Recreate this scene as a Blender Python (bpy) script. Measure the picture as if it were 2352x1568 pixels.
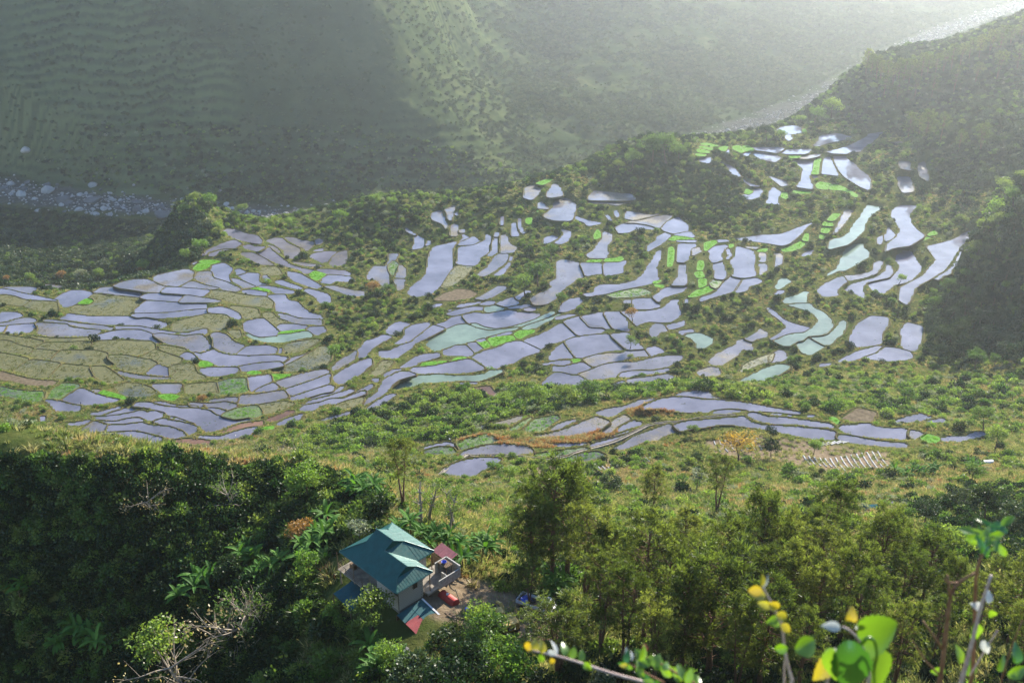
import bpy, math, random
import numpy as np
from mathutils import Vector, Matrix
random.seed(7); rng = np.random.default_rng(7)
R = math.radians
scene = bpy.context.scene
for o in list(bpy.data.objects): bpy.data.objects.remove(o)

# ---------------------------------------------------------------- camera, sky, sun, exposure
CAMZ = 330.0; PITCH = 26.0; FOC = 2308.0; CX, CY = 1176.0, 784.0      # f in pixels of a 2352 px wide frame
cam_d = bpy.data.cameras.new('camera'); cam = bpy.data.objects.new('camera', cam_d)
scene.collection.objects.link(cam); scene.camera = cam
cam.location = (0, 0, CAMZ); cam.rotation_euler = (R(90 - PITCH), 0, 0)
cam_d.sensor_width = 36.0; cam_d.lens = 36.0 * FOC / 2352.0
cam_d.clip_start = 0.1; cam_d.clip_end = 20000
cam_d.dof.use_dof = True; cam_d.dof.focus_distance = 180.0; cam_d.dof.aperture_fstop = 4.5

SUN_AZ, SUN_EL = 28.0, 24.0                                            # azimuth right of the view direction
world = bpy.data.worlds.new('World'); scene.world = world; world.use_nodes = True
wn = world.node_tree.nodes; wl = world.node_tree.links
sky = wn.new('ShaderNodeTexSky'); sky.sky_type = 'NISHITA'; sky.sun_disc = False
sky.sun_elevation = R(SUN_EL); sky.sun_rotation = R(SUN_AZ)
sky.air_density = 1.0; sky.dust_density = 0.12; sky.ozone_density = 3.0; sky.altitude = 1200
bg = wn['Background']; bg.inputs['Strength'].default_value = 0.12
wl.new(sky.outputs[0], bg.inputs['Color'])
sun_d = bpy.data.lights.new('sun', 'SUN'); sun = bpy.data.objects.new('sun', sun_d)
scene.collection.objects.link(sun)
sun_d.energy = 5.0; sun_d.angle = R(0.6); sun_d.color = (1.0, 0.93, 0.80)
sd = Vector((math.sin(R(SUN_AZ)) * math.cos(R(SUN_EL)), math.cos(R(SUN_AZ)) * math.cos(R(SUN_EL)), math.sin(R(SUN_EL))))
sun.rotation_euler = sd.to_track_quat('Z', 'Y').to_euler()
sun.location = (0, 0, 600)
vs = scene.view_settings
vs.view_transform = 'Standard'; vs.look = 'None'; vs.gamma = 1.0; vs.use_curve_mapping = False; vs.exposure = 1.72

# ---------------------------------------------------------------- helpers
def ray(U, V):
    p = R(PITCH); a = (U - CX) / FOC; b = (CY - V) / FOC
    return np.array([a, math.cos(p) + b * math.sin(p), -math.sin(p) + b * math.cos(p)])
def project(P):
    P = np.asarray(P, float); p = R(PITCH)
    x = P[..., 0]; y = P[..., 1]; z = P[..., 2] - CAMZ
    t = y * math.cos(p) - z * math.sin(p); b = y * math.sin(p) + z * math.cos(p)
    t = np.where(t < 0.1, 0.1, t)
    return CX + FOC * x / t, CY - FOC * b / t, t
def at_y(U, V, y):
    d = ray(U, V); t = y / d[1]
    return (d[0] * t, y, CAMZ + d[2] * t)
def at_z(U, V, z):
    d = ray(U, V); t = (z - CAMZ) / d[2]
    return (d[0] * t, d[1] * t, z)

def hash2(ix, iy, s):
    h = (ix.astype(np.int64) * 374761393 + iy.astype(np.int64) * 668265263 + s * 974634777) & 0xffffffff
    h = ((h ^ (h >> 13)) * 1274126177) & 0xffffffff
    return ((h ^ (h >> 16)) & 0xffff) / 65535.0
def vnoise(x, y, s=0):
    ix = np.floor(x); iy = np.floor(y); fx = x - ix; fy = y - iy
    fx = fx * fx * (3 - 2 * fx); fy = fy * fy * (3 - 2 * fy)
    a = hash2(ix, iy, s); b = hash2(ix + 1, iy, s); c = hash2(ix, iy + 1, s); d = hash2(ix + 1, iy + 1, s)
    return (a * (1 - fx) + b * fx) * (1 - fy) + (c * (1 - fx) + d * fx) * fy - 0.5
def fbm(x, y, s=0, o=4):
    r = 0; a = 1.0
    for k in range(o):
        r = r + a * vnoise(x, y, s + k); x = x * 2.03 + 11.3; y = y * 2.03 + 5.7; a *= 0.5
    return r

# ---------------------------------------------------------------- the lie of the land: surveyed spot heights
SPOTS = '''0,1568,116 0,1300,127 0,1066,136 0,1115,180 0,1110,250 0,1050,320 0,1000,345 0,900,395 0,800,455 0,700,530 0,655,570 0,690,600 0,640,680
0,600,730 0,540,810 0,440,940 0,300,990 0,150,1045 0,0,1108 0,-330,1260
300,1568,108 300,1400,118 300,1250,126 300,1062,138 300,1115,180 300,1105,250 300,1045,325 300,1000,347 300,900,397 300,800,455 300,700,530 300,640,580
300,680,615 300,640,690 300,560,790 250,480,900 300,350,975 300,200,1030 300,0,1108 300,-330,1260
600,1568,96 600,1450,104 600,1300,121 600,1200,131 600,1120,140 600,1065,146 600,1110,185 600,1085,255 650,1000,340 600,1030,322 600,950,370 600,850,425 600,750,490 600,650,565
600,560,645 520,530,670 450,456,690 470,486,665 560,520,672 650,540,668 520,520,740 600,510,820 550,470,910 720,490,890 800,470,900 600,400,958 600,200,1030 600,0,1108 600,-330,1260
890,1330,105 800,1350,105 900,1450,97 1000,1400,100 1050,1350,106 1100,1400,101 1200,1420,100 1200,1568,84 900,1568,88 760,1290,112 850,1230,117 900,1170,127 800,1120,138 760,1080,146 860,1110,142
900,1120,190 1000,1130,205 1100,1180,160 1150,1130,200 1080,1090,255 950,1060,270 900,1000,330 800,1000,335 800,960,365 1100,940,365 1250,910,378 1000,990,325 1300,950,318
1050,1060,268 1200,1040,278 1400,1000,297 1500,930,325 1600,893,338 1800,925,325 1900,955,310 2200,975,305 1600,980,302 2000,1010,292 2200,1010,292 1750,1040,278 2000,1060,268 1500,1060,270 1300,1080,262 2300,1040,275
1500,1120,228 1800,1130,222 2100,1110,235 2330,1110,232 1300,1200,165 1600,1200,168 1900,1200,170 2200,1200,165 1400,1350,120 1700,1350,122 2000,1350,122 2300,1350,112 1500,1568,88 1900,1568,90 2300,1568,84 2300,1450,98
900,900,398 900,800,460 900,700,530 900,620,590 900,560,650 850,500,690 850,460,715 850,480,800 850,440,920 900,470,900
1050,450,725 1050,520,665 1050,600,598 1250,410,735 1250,500,665 1250,600,585 1250,700,520 1250,800,462 1250,870,425 1250,430,840 1250,390,960 1250,350,1060
1480,320,790 1450,400,740 1450,500,660 1450,600,580 1450,700,515 1450,800,460 1450,870,425 1620,335,806 1650,440,715 1650,540,620 1650,640,548 1650,740,492 1650,850,432
1800,300,857 1850,340,811 1880,430,720 1800,500,655 1850,560,612 1850,650,545 1850,750,482 1800,860,425 2020,300,849 2080,400,737 2050,480,666 2050,570,602 2080,680,528 2050,780,468 2080,830,440
2150,300,841 2200,420,713 2235,540,609 2190,640,546 2180,760,475 2180,850,425 2352,420,560 2352,550,505 2300,480,590 2300,650,500 2352,750,450 2300,840,415 2200,880,400 2352,900,375 2250,950,345 2000,900,375 1900,870,400 2100,940,345 2300,990,312
2000,140,960 2000,220,900 1950,260,895 2352,40,960 2352,200,840 2200,100,960 2200,250,830 2352,320,720 2250,380,720 2000,160,1080 2200,130,1100 2352,80,1100 2000,190,1350 1850,260,1050 1800,290,1000 1600,330,950 1500,330,1050
1600,312,1149 1700,300,1180 1800,262,1262 1900,220,1370 2080,110,1737 2200,50,2020 2352,5,2300
900,400,965 900,250,1020 850,0,1115 900,120,1080 1000,300,1015 1100,350,1005 1230,400,975 1000,200,1085 1050,130,1300 1100,60,1450 1200,200,1280 1200,0,1650 1300,300,1130 1400,150,1450 1600,100,1600 1600,0,1850 1400,330,1090 1550,280,1180
1800,100,1700 1900,0,2100 2100,0,2300 2352,-100,2700 1176,-150,2400 1800,-200,3000 900,-350,1350 1100,-200,1900'''
ctl = []
for s in SPOTS.split():
    U, V, y = map(float, s.split(','))
    ctl.append(at_y(U, V, y))
    if U == 0: ctl.append(at_y(-380, V, y))
    if U == 2352: ctl.append(at_y(2720, V, y))
for x, y, d in ((0, 0, 1.75), (-14, 0, 1.6), (14, 0, 1.5), (0, 2.2, 2.3), (0, 5, 7), (-20, 5, 7), (20, 5, 6.5), (0, 20, 26), (-40, 20, 27), (40, 20, 25), (0, 50, 54), (-45, 50, 56),
                (45, 50, 52), (0, -12, 2), (30, -12, 1.5), (-30, -12, 1.5), (0, 3600, 20), (-1200, 3400, -20), (1500, 3600, 20), (-1500, 1500, -40), (-900, 1800, -40)):
    ctl.append((x, y, CAMZ - d))
ctl = np.array(ctl)
def warp(x, y): return 1.2 * np.arctan2(x, y + 40.0), np.log(np.maximum(y, -30) + 60.0)
cu, cv = warp(ctl[:, 0], ctl[:, 1])
def kern(a, b, c, d):
    r2 = (a[:, None] - c[None]) ** 2 + (b[:, None] - d[None]) ** 2
    return 0.5 * r2 * np.log(r2 + 1e-12)
N = len(ctl); K = kern(cu, cv, cu, cv) + 2e-5 * np.eye(N)
Pm = np.c_[np.ones(N), cu, cv]
A = np.block([[K, Pm], [Pm.T, np.zeros((3, 3))]])
sol = np.linalg.solve(A, np.r_[ctl[:, 2], 0, 0, 0])
def base_z(x, y):
    x = np.asarray(x, float); y = np.asarray(y, float); sh = x.shape
    u, v = warp(x.ravel(), y.ravel()); out = np.empty(len(u))
    for i in range(0, len(u), 40000):
        s = slice(i, i + 40000)
        out[s] = kern(u[s], v[s], cu, cv) @ sol[:N] + sol[N] + sol[N + 1] * u[s] + sol[N + 2] * v[s]
    return out.reshape(sh)

# river line, and its flat bed of boulders
RIVZ = CAMZ - 297.0
river_px = [(-250, 425), (-100, 425), (0, 432), (150, 458), (260, 472), (380, 482), (480, 488), (620, 502), (740, 498), (830, 494), (1000, 487), (1200, 462), (1350, 420), (1480, 372), (1600, 326), (1700, 298),
            (1800, 262), (1900, 220), (2000, 160), (2080, 112), (2150, 80), (2250, 40), (2380, 0)]
river = np.array([at_z(u, v, RIVZ)[:2] for u, v in river_px])
def river_dist(x, y):
    d = np.full(x.shape, 1e9)
    for a, b in zip(river[:-1], river[1:]):
        ab = b - a; t = np.clip(((x - a[0]) * ab[0] + (y - a[1]) * ab[1]) / (ab @ ab), 0, 1)
        d = np.minimum(d, np.hypot(x - a[0] - t * ab[0], y - a[1] - t * ab[1]))
    return d
def sstep(a, b, x):
    t = np.clip((x - a) / (b - a), 0, 1); return t * t * (3 - 2 * t)
def natural_z(x, y):
    z = base_z(x, y)
    rd = river_dist(x, y)
    wd = 30.0 + 20 * vnoise(x / 40, y / 40, 5)
    k = 1 - sstep(wd, wd + 45, rd)
    z = z * (1 - k) + (RIVZ + 1.5 * fbm(x / 9, y / 9, 3, 3)) * k
    amp = np.interp(y, [0, 60, 110, 300, 900, 1000, 2500], [0.1, 0.5, 0.9, 0.55, 0.9, 3.5, 9.0])
    per = np.interp(y, [0, 100, 900, 2500], [4, 14, 35, 130])
    z = z + (1 - k) * amp * fbm(x / 16, y / 16, 9, 4)
    far = sstep(900, 980, y) * (1 - k) * sstep(45, 90, rd)
    z = z + far * amp * 1.6 * fbm(x / 60, y / 60, 21, 4)
    # old field terraces cut into the opposite mountain
    ter = far * (1 - sstep(60, 160, x - 0.0 * y)) * (0.35 + 0.9 * np.clip(vnoise(x / 170, y / 170, 33) + 0.45, 0, 1))
    ph = z / 9.0 + 2.2 * fbm(x / 110, y / 110, 41, 4)
    saw = ph - np.floor(ph)
    z = z + ter * 2.6 * (sstep(0.55, 1.0, saw) - saw)
    return z
def hit(U, V, ymin=40, ymax=2600):
    d = ray(U, V); ys = np.geomspace(ymin, ymax, 500); t = ys / d[1]
    x = d[0] * t; z = CAMZ + d[2] * t; g = base_z(x, ys)
    i = int(np.argmax(z <= g))
    if i == 0: i = 1
    a = z[i - 1] - g[i - 1]; b = z[i] - g[i]; f = a / (a - b) if a != b else 0.5
    y = ys[i - 1] + (ys[i] - ys[i - 1]) * f
    return d[0] * y / d[1], y, CAMZ + d[2] * y / d[1]
PLOTS = '''m4,1150 54,1146 118,1148 148,1151 139,1164 121,1176 71,1164 36,1157
m175,1138 207,1139 250,1145 259,1157 275,1160 218,1190 171,1188 136,1176 154,1159
w-4,1154 36,1159 89,1173 143,1183 186,1192 229,1202 221,1205 143,1198 89,1195 61,1182 21,1175 -4,1176
w286,1161 329,1161 379,1173 343,1196 311,1212 282,1225 254,1231 246,1218 218,1195 250,1175
s343,1195 379,1196 382,1204 357,1219 314,1218 311,1214
g382,1173 443,1188 464,1182 586,1196 557,1221 532,1250 514,1261 429,1261 357,1261 286,1250 271,1236 304,1220 357,1221 384,1204 375,1193 357,1191
m446,1146 479,1154 529,1161 571,1171 561,1188 500,1185 443,1175 421,1173 371,1169 400,1152
m454,1142 482,1130 529,1118 586,1117 614,1127 639,1141 664,1146 643,1170 589,1168 536,1159 482,1152
m616,1104 679,1089 746,1075 775,1087 770,1114 714,1146 679,1144 639,1136 614,1121
w561,1189 586,1175 661,1173 736,1179 711,1209 643,1204 586,1197
w589,1202 661,1207 760,1215 825,1214 830,1234 760,1239 679,1248 607,1252 532,1250 554,1225
w536,1255 607,1254 679,1250 760,1241 832,1236 834,1254 786,1261 760,1264 679,1271 629,1273 586,1266 550,1270 525,1261
g11,1180 54,1184 82,1195 118,1204 93,1225 43,1218 -4,1214 -4,1182
g129,1204 168,1204 225,1207 232,1246 171,1245 136,1236 96,1224
w-4,1248 54,1248 82,1254 89,1266 39,1282 -4,1291
m107,1270 136,1275 146,1284 132,1290 89,1296 36,1298 -4,1303 -4,1293 39,1288 61,1277
w29,1302 107,1296 139,1296 139,1307 121,1330 71,1336 11,1330
w-4,1305 23,1304 7,1330 -4,1330
m143,1291 200,1293 264,1296 282,1309 339,1316 407,1321 379,1345 304,1346 232,1350 186,1343 150,1334 157,1312
m182,1277 250,1284 321,1295 407,1302 439,1309 457,1312 457,1322 411,1318 321,1307 279,1298 243,1290 175,1284
w271,1254 321,1261 375,1266 457,1264 529,1266 550,1272 579,1267 614,1279 675,1296 650,1318 600,1309 550,1302 464,1300 429,1300 357,1291 307,1284 232,1275 264,1264
w464,1304 554,1305 607,1315 661,1324 714,1332 750,1332 818,1314 834,1321 818,1340 800,1334 743,1339 696,1334 607,1332 579,1321 518,1314 459,1316
w379,1343 457,1323 514,1318 568,1321 607,1336 661,1375 629,1375 600,1361 536,1355 507,1354 493,1354 429,1357 379,1359
g400,1364 482,1360 536,1364 600,1364 618,1379 621,1393 607,1404 557,1423 500,1418 446,1418 393,1402 364,1384
g18,1339 71,1348 125,1355 175,1366 136,1391 93,1382 46,1361 -4,1356 -4,1338
g107,1339 161,1348 214,1354 304,1354 375,1346 379,1357 304,1364 196,1366 179,1364
g179,1371 268,1370 321,1366 361,1368 364,1382 350,1395 286,1396 229,1400 186,1395 139,1393
g-4,1361 36,1364 79,1382 136,1395 121,1421 71,1414 -4,1404
g143,1396 186,1400 236,1407 200,1439 161,1436 121,1421
g243,1400 321,1402 386,1402 429,1414 425,1434 457,1461 411,1461 321,1457 268,1450 204,1443
g432,1421 500,1421 561,1434 600,1439 629,1454 579,1493 529,1493 479,1477 464,1454 436,1434
w632,1455 700,1486 679,1505 579,1496
g639,1404 679,1418 732,1436 700,1464 679,1466 636,1452 604,1438 564,1429 621,1398
g639,1380 700,1388 746,1398 714,1423 679,1414 643,1395
g-4,1411 54,1421 118,1436 50,1484 -4,1475
g125,1438 196,1446 243,1454 189,1514 136,1511 86,1489 54,1482
g250,1455 311,1462 357,1466 371,1509 314,1511 232,1518 196,1511
g361,1466 414,1464 450,1486 496,1521 443,1536 411,1525 386,1509
m454,1480 500,1491 571,1504 679,1511 679,1518 607,1518 536,1512 482,1498
d-4,1484 54,1500 107,1514 161,1521 232,1525 214,1541 179,1548 107,1538 54,1525 -4,1518
t250,1532 307,1536 318,1545 289,1564 246,1593 229,1600 189,1596 204,1564
w321,1552 343,1558 375,1574 421,1588 479,1600 464,1606 375,1620 329,1622 286,1613 246,1600 271,1582
w179,1600 214,1600 243,1606 282,1617 323,1624 318,1645 229,1646 214,1631 200,1613
s411,1561 457,1574 505,1590 500,1599 446,1590 391,1577
m361,1556 407,1560 389,1575 368,1563
g461,1543 507,1531 557,1534 600,1550 629,1572 586,1588 511,1588 475,1570
m607,1538 661,1534 714,1534 729,1540 714,1574 654,1574 621,1556
s632,1581 679,1577 720,1584 693,1602 661,1599
t-4,1545 54,1559 125,1566 179,1566 171,1595 157,1606 89,1606 54,1588 -4,1581
w418,1663 461,1645 511,1632 550,1634 557,1640 514,1652 464,1661
w357,1652 411,1645 479,1625 482,1634 439,1645 400,1661 361,1660
w371,1666 421,1666 475,1660 536,1649 564,1640 586,1649 618,1643 657,1654 646,1670 611,1682 586,1679 550,1666 500,1672 461,1682 421,1684 386,1675
w389,1682 461,1688 500,1677 550,1670 579,1682 557,1686 500,1693 446,1697 411,1691
w438,1700 500,1699 568,1690 593,1700 671,1706 700,1715 729,1727 746,1749 696,1758 654,1747 607,1734 550,1722 500,1722 421,1727 432,1713
m375,1684 425,1699 429,1709 411,1726 357,1731 309,1732 339,1706
w314,1738 429,1731 536,1725 579,1734 650,1752 646,1766 621,1788 600,1788 571,1772 539,1754 464,1754 357,1749
g357,1752 464,1756 529,1756 564,1777 536,1786 464,1786 404,1777
t396,1781 464,1793 536,1793 604,1797 607,1809 557,1820 500,1816 421,1809
w318,1831 375,1827 364,1840 314,1841
w-4,1811 36,1815 64,1827 73,1849 36,1852 -4,1849
g71,1706 118,1724 193,1756 143,1777 100,1770 75,1741
t171,1720 229,1734 279,1759 314,1781 286,1781 243,1759 200,1734
g211,1763 257,1777 296,1799 286,1827 214,1834 157,1806 171,1777
w250,1691 304,1690 357,1679 368,1684 321,1702 286,1702
w161,1666 182,1666 179,1684 166,1686
w543,1613 571,1608 600,1611 643,1623 700,1630 789,1634 836,1643 854,1657 886,1668 943,1679 1000,1670 1003,1686 957,1691 914,1711 879,1734 836,1739 818,1725 789,1698 736,1679 700,1666 679,1661 654,1652 625,1638 582,1627 536,1625
w611,1609 654,1607 700,1621 754,1623 786,1626 789,1630 700,1628 654,1620
m757,1609 807,1614 850,1614 900,1607 946,1618 946,1636 907,1643 871,1634 832,1630 818,1618 807,1630 764,1623
w829,1632 871,1634 905,1645 889,1661 857,1654
w614,1684 654,1674 686,1684 714,1686 761,1698 789,1709 784,1729 757,1743 736,1718 700,1711 671,1704
w679,1668 700,1670 743,1686 775,1697 754,1696 700,1677
b700,1761 746,1754 807,1759 839,1764 836,1775 771,1777 700,1768 682,1761
w700,1780 782,1786 800,1800 782,1805 700,1800 679,1789
w786,1741 836,1746 886,1746 932,1729 986,1714 1029,1707 1018,1727 979,1748 914,1757 850,1757 793,1752
b957,1696 1004,1689 1050,1683 1054,1696 1029,1704 979,1711 929,1723 886,1730 914,1714
t900,1652 946,1632 1025,1620 1043,1643 1046,1661 1018,1671 1000,1666 943,1675 889,1662
g1032,1621 1086,1611 1143,1604 1179,1614 1129,1639 1075,1657 1050,1657 1039,1636
m946,1604 964,1580 1021,1579 1086,1568 1134,1561 1152,1588 1111,1600 1057,1614 986,1618 950,1614
m832,1600 900,1591 950,1589 943,1609 904,1604 850,1611
w988,1511 1032,1504 1079,1498 1086,1525 1043,1546 1014,1568 996,1566 991,1546
s1079,1498 1175,1498 1129,1514 1089,1521
w1093,1530 1121,1554 1086,1564 1014,1570 1043,1550
m1096,1529 1200,1496 1271,1480 1311,1479 1318,1489 1271,1511 1211,1529 1168,1546 1125,1554
w1138,1558 1171,1548 1229,1529 1279,1511 1321,1493 1316,1536 1236,1564 1157,1588
w1318,1539 1339,1548 1329,1564 1286,1571 1229,1589 1168,1604 1154,1593 1218,1571
w1330,1507 1379,1475 1436,1446 1482,1432 1489,1454 1450,1489 1396,1527 1359,1540 1334,1521
m1325,1470 1354,1446 1407,1411 1425,1402 1418,1436 1379,1461 1329,1489
w1225,1589 1286,1573 1336,1562 1364,1546 1379,1543 1361,1564 1307,1582 1246,1596
w1193,1643 1214,1621 1279,1611 1321,1596 1379,1593 1460,1561 1460,1575 1400,1596 1332,1618 1318,1611 1279,1623 1250,1645 1218,1646
w1246,1600 1307,1586 1357,1571 1400,1557 1418,1562 1368,1586 1321,1593 1286,1607 1200,1623
g1343,1621 1400,1600 1454,1589 1446,1611 1400,1632 1354,1638
w1271,1689 1307,1671 1361,1657 1414,1641 1436,1641 1379,1661 1314,1679
b1061,1679 1111,1661 1150,1643 1179,1643 1150,1664 1093,1686 1064,1691
w1104,1696 1146,1675 1200,1657 1218,1657 1189,1682 1146,1696 1114,1704
s1043,1711 1093,1704 1093,1714 1071,1718
g1093,1475 1164,1454 1218,1425 1286,1384 1321,1393 1321,1436 1300,1464 1236,1479 1164,1489 1093,1491
g1125,1391 1164,1371 1257,1357 1279,1361 1236,1389 1182,1411 1129,1414
m1136,1454 1164,1432 1218,1418 1236,1411 1229,1421 1182,1443 1143,1459
s986,1493 1007,1484 1039,1486 1043,1493 1007,1498
w798,1475 843,1470 950,1470 957,1488 921,1496 861,1507 818,1500 800,1486
w957,1466 1021,1454 1118,1446 1136,1462 1075,1475 1004,1484 964,1486
w804,1416 854,1398 868,1407 900,1418 986,1425 1093,1420 1155,1430 1129,1448 1057,1446 1000,1454 950,1466 864,1464 850,1450 804,1436 771,1409
w716,1423 746,1409 768,1414 793,1443 761,1441 729,1434
s804,1445 829,1446 857,1462 818,1470 794,1462
m843,1334 871,1329 904,1339 936,1368 982,1384 943,1418 896,1411 871,1395 854,1386 857,1364
w986,1384 1075,1382 1107,1393 1104,1412 1075,1416 996,1420 946,1418
w1116,1393 1125,1393 1123,1416 1107,1412
g914,1321 957,1320 964,1343 950,1354 921,1332
a982,1329 1011,1345 1043,1352 1111,1345 1114,1339 1164,1336 1229,1323 1257,1346 1200,1354 1129,1370 1057,1368 1007,1354 986,1339
t871,1529 921,1514 982,1511 986,1550 993,1566 943,1575 879,1579 868,1546
g739,1539 807,1532 861,1529 864,1546 871,1571 807,1577 746,1575
g679,1464 736,1454 771,1457 786,1493 818,1504 821,1514 736,1525 686,1521
m700,1341 743,1344 800,1337 818,1348 832,1369 854,1398 796,1414 761,1403 736,1387 700,1380 668,1375 611,1337 646,1334
w664,1146 714,1150 843,1160 811,1187 736,1176 643,1170
w975,1287 1050,1271 1075,1291 1116,1328 1111,1341 1043,1350 1007,1341 979,1323
w1105,1303 1129,1296 1175,1296 1232,1305 1225,1316 1121,1325
s1116,1332 1129,1326 1218,1318 1214,1325 1114,1341
w1229,1309 1296,1305 1304,1326 1264,1344 1232,1321
g1054,1250 1089,1251 1111,1276 1154,1287 1104,1301 1075,1284 1057,1266
m1111,1253 1146,1259 1196,1275 1289,1278 1289,1301 1200,1296 1157,1287 1125,1273
w1082,1180 1139,1178 1150,1200 1189,1207 1214,1232 1243,1253 1286,1262 1291,1276 1236,1275 1189,1269 1146,1251 1107,1246 1104,1223 1093,1198 1068,1185
g929,1223 1029,1234 1039,1266 979,1276 964,1255 914,1230
w834,1232 886,1227 921,1237 957,1255 964,1276 946,1278 921,1264 857,1253 836,1248
g700,1287 754,1273 832,1255 900,1259 918,1273 896,1309 879,1323 850,1326 836,1309 789,1319 700,1330 686,1309
m743,1180 814,1191 886,1203 864,1210 807,1210 714,1210
g846,1162 900,1164 950,1176 1011,1184 1064,1187 1093,1209 1086,1237 1043,1226 950,1216 900,1200 818,1185
m768,1123 818,1141 879,1153 850,1157 789,1157 714,1150
m789,1087 843,1085 850,1112 900,1126 964,1155 950,1166 900,1162 857,1146 818,1134 779,1116
w846,1062 896,1051 929,1073 925,1087 911,1105 925,1128 900,1125 861,1112 845,1091
s796,1048 807,1041 857,1041 884,1046 871,1051 838,1059
s795,1053 838,1059 839,1069 821,1076 796,1084 771,1076
w766,1055 788,1046 784,1059
m925,1114 950,1116 1004,1139 1021,1146 1004,1151 971,1153 964,1142 932,1126
w939,1080 957,1075 986,1089 950,1100 943,1094
w950,1101 986,1091 1039,1094 1032,1123 1046,1134 1079,1142 1021,1144 996,1134
w964,1162 1007,1159 1071,1171 1064,1184 1021,1180 968,1171
s1004,1153 1032,1150 1079,1160 1075,1169 1043,1168 1007,1160
w1043,1142 1086,1146 1129,1155 1175,1164 1182,1173 1143,1176 1104,1175 1086,1162 1036,1148
m1052,1101 1064,1100 1079,1116 1079,1126 1057,1125
w1096,1126 1125,1120 1150,1130 1214,1153 1207,1159 1171,1153 1111,1135
w1207,1159 1236,1155 1279,1166 1314,1178 1325,1198 1321,1212 1279,1214 1268,1194 1257,1184
w1146,1085 1200,1094 1236,1116 1286,1144 1275,1157 1246,1150 1179,1126 1157,1109
w1030,1014 1077,989 1089,1003 1118,1026 1161,1059 1207,1073 1264,1084 1221,1098 1200,1080 1136,1064 1111,1055 1075,1037
s1239,1098 1257,1084 1304,1096 1289,1109 1268,1123 1246,1112
w1264,1080 1286,1075 1379,1082 1400,1092 1404,1105 1307,1096
w1293,1112 1318,1098 1407,1107 1421,1130 1339,1125 1325,1137 1282,1130
m1293,1144 1336,1142 1414,1162 1460,1166 1460,1187 1400,1184 1354,1166
w839,1014 893,998 929,996 886,1003 857,1025 838,1026
w807,1023 821,1007 857,987 900,969 939,959 968,976 946,987 950,994 893,994 843,1005 818,1021
w964,984 996,978 1021,987 1064,987 1029,1007 1004,1000 971,992
w891,926 904,915 943,918 986,935 1029,941 1048,962 1043,976 1021,973 996,969 950,959 914,955 912,937
s1004,974 1021,975 1029,979 1014,982
m1057,962 1100,951 1129,953 1150,973 1200,994 1196,1023 1179,1037 1143,1030 1132,998 1093,976
m1134,948 1179,951 1200,960 1255,968 1250,987 1225,1005 1214,991 1193,984 1150,960
w1257,960 1279,954 1296,964 1271,984
w1246,1007 1271,996 1295,994 1293,1005
w1234,1026 1254,1014 1307,1005 1350,1007 1325,1026 1314,1044 1289,1053
m1321,1048 1329,1030 1354,1009 1389,1001 1393,1030 1375,1062 1336,1069 1320,1059
m1068,978 1093,984 1114,998 1125,1016 1093,998
m1161,1046 1207,1051 1271,1059 1300,1068 1271,1068 1211,1064
m957,1012 1004,1010 1029,1019 1057,1034 1100,1062 1043,1059 996,1037
g1050,1069 1107,1066 1129,1098 1079,1103 1036,1087
w1736,986 1779,977 1829,965 1811,991 1809,1020 1814,1066 1796,1091 1786,1116 1757,1149 1725,1177 1664,1188 1646,1184 1629,1172 1646,1145 1686,1116 1707,1091 1711,1049 1721,1009
w1850,935 1880,952 1846,963 1832,972 1854,954
w1886,931 1893,943 1921,965 1889,979 1832,981 1843,968 1879,954 1891,945
w1943,936 1966,947 1957,981 1955,1011 1925,1027 1911,1056 1896,1065 1825,1056 1834,1034 1834,988 1893,982 1943,961 1939,943
w1979,949 1993,949 1991,991 1991,1009 1968,1025 1946,1024 1968,1002 1970,974
w1984,926 1995,931 1993,947 1977,947
m2004,940 2025,938 2039,977 2068,988 2057,1009 2014,1013 2000,1011 2007,981 2000,970
m1989,1016 2036,1016 2025,1049 1968,1091 1932,1106 1904,1099 1950,1070 1968,1041
w2043,1024 2050,1024 2039,1063 2007,1102 1971,1102 2007,1077 2036,1052
g1829,1063 1896,1066 1864,1102 1811,1141 1764,1152 1789,1113 1807,1084
w1664,940 1696,956 1698,981 1686,993 1646,999 1659,974 1657,949
w1620,909 1632,916 1643,925 1664,938 1657,940 1632,929 1623,922
w1711,963 1723,963 1721,979 1704,984
m1730,847 1764,841 1779,874 1793,906 1786,918 1771,895 1732,881 1725,866
m1779,838 1821,820 1816,849 1804,884 1791,874 1791,856
m1811,891 1836,902 1829,945 1800,943 1804,913
w1821,852 1832,850 1836,866 1821,859
m1838,920 1861,915 1857,931 1839,931
w2000,865 2014,865 2011,902 2000,899
w2045,893 2064,891 2064,913 2077,945 2048,945 2043,924 2050,909
w2073,872 2086,874 2086,906 2095,927 2104,931 2091,936 2079,920 2073,899
s2104,874 2127,870 2125,900 2104,893
m1496,1063 1543,1066 1557,1041 1554,1015 1593,1015 1586,1034 1550,1066 1557,1099 1554,1134 1559,1150 1536,1150 1514,1131 1504,1118 1471,1118 1470,1099
m1600,1056 1625,1077 1621,1106 1614,1113 1579,1109 1593,1084
m1575,1116 1621,1116 1614,1152 1593,1163 1586,1141
t1554,1063 1575,1041 1600,1063 1586,1084 1571,1106 1557,1084
d1761,1181 1829,1156 1875,1159 1907,1174 1889,1191 1811,1202 1736,1202
m1986,1145 2021,1145 2025,1159 1971,1188 1936,1199 1900,1195 1950,1170
w2061,1188 2104,1160 2125,1166 2086,1191 2075,1200
w1986,1211 2043,1191 2061,1191 2075,1209 2073,1218 2025,1227 1986,1216
w1914,1218 1954,1204 1979,1206 1979,1215 1957,1220
w1814,1231 1846,1216 1907,1209 1946,1203 1907,1216 1889,1220 1846,1229
w1793,1241 1829,1234 1882,1223 1846,1236 1796,1244
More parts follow.
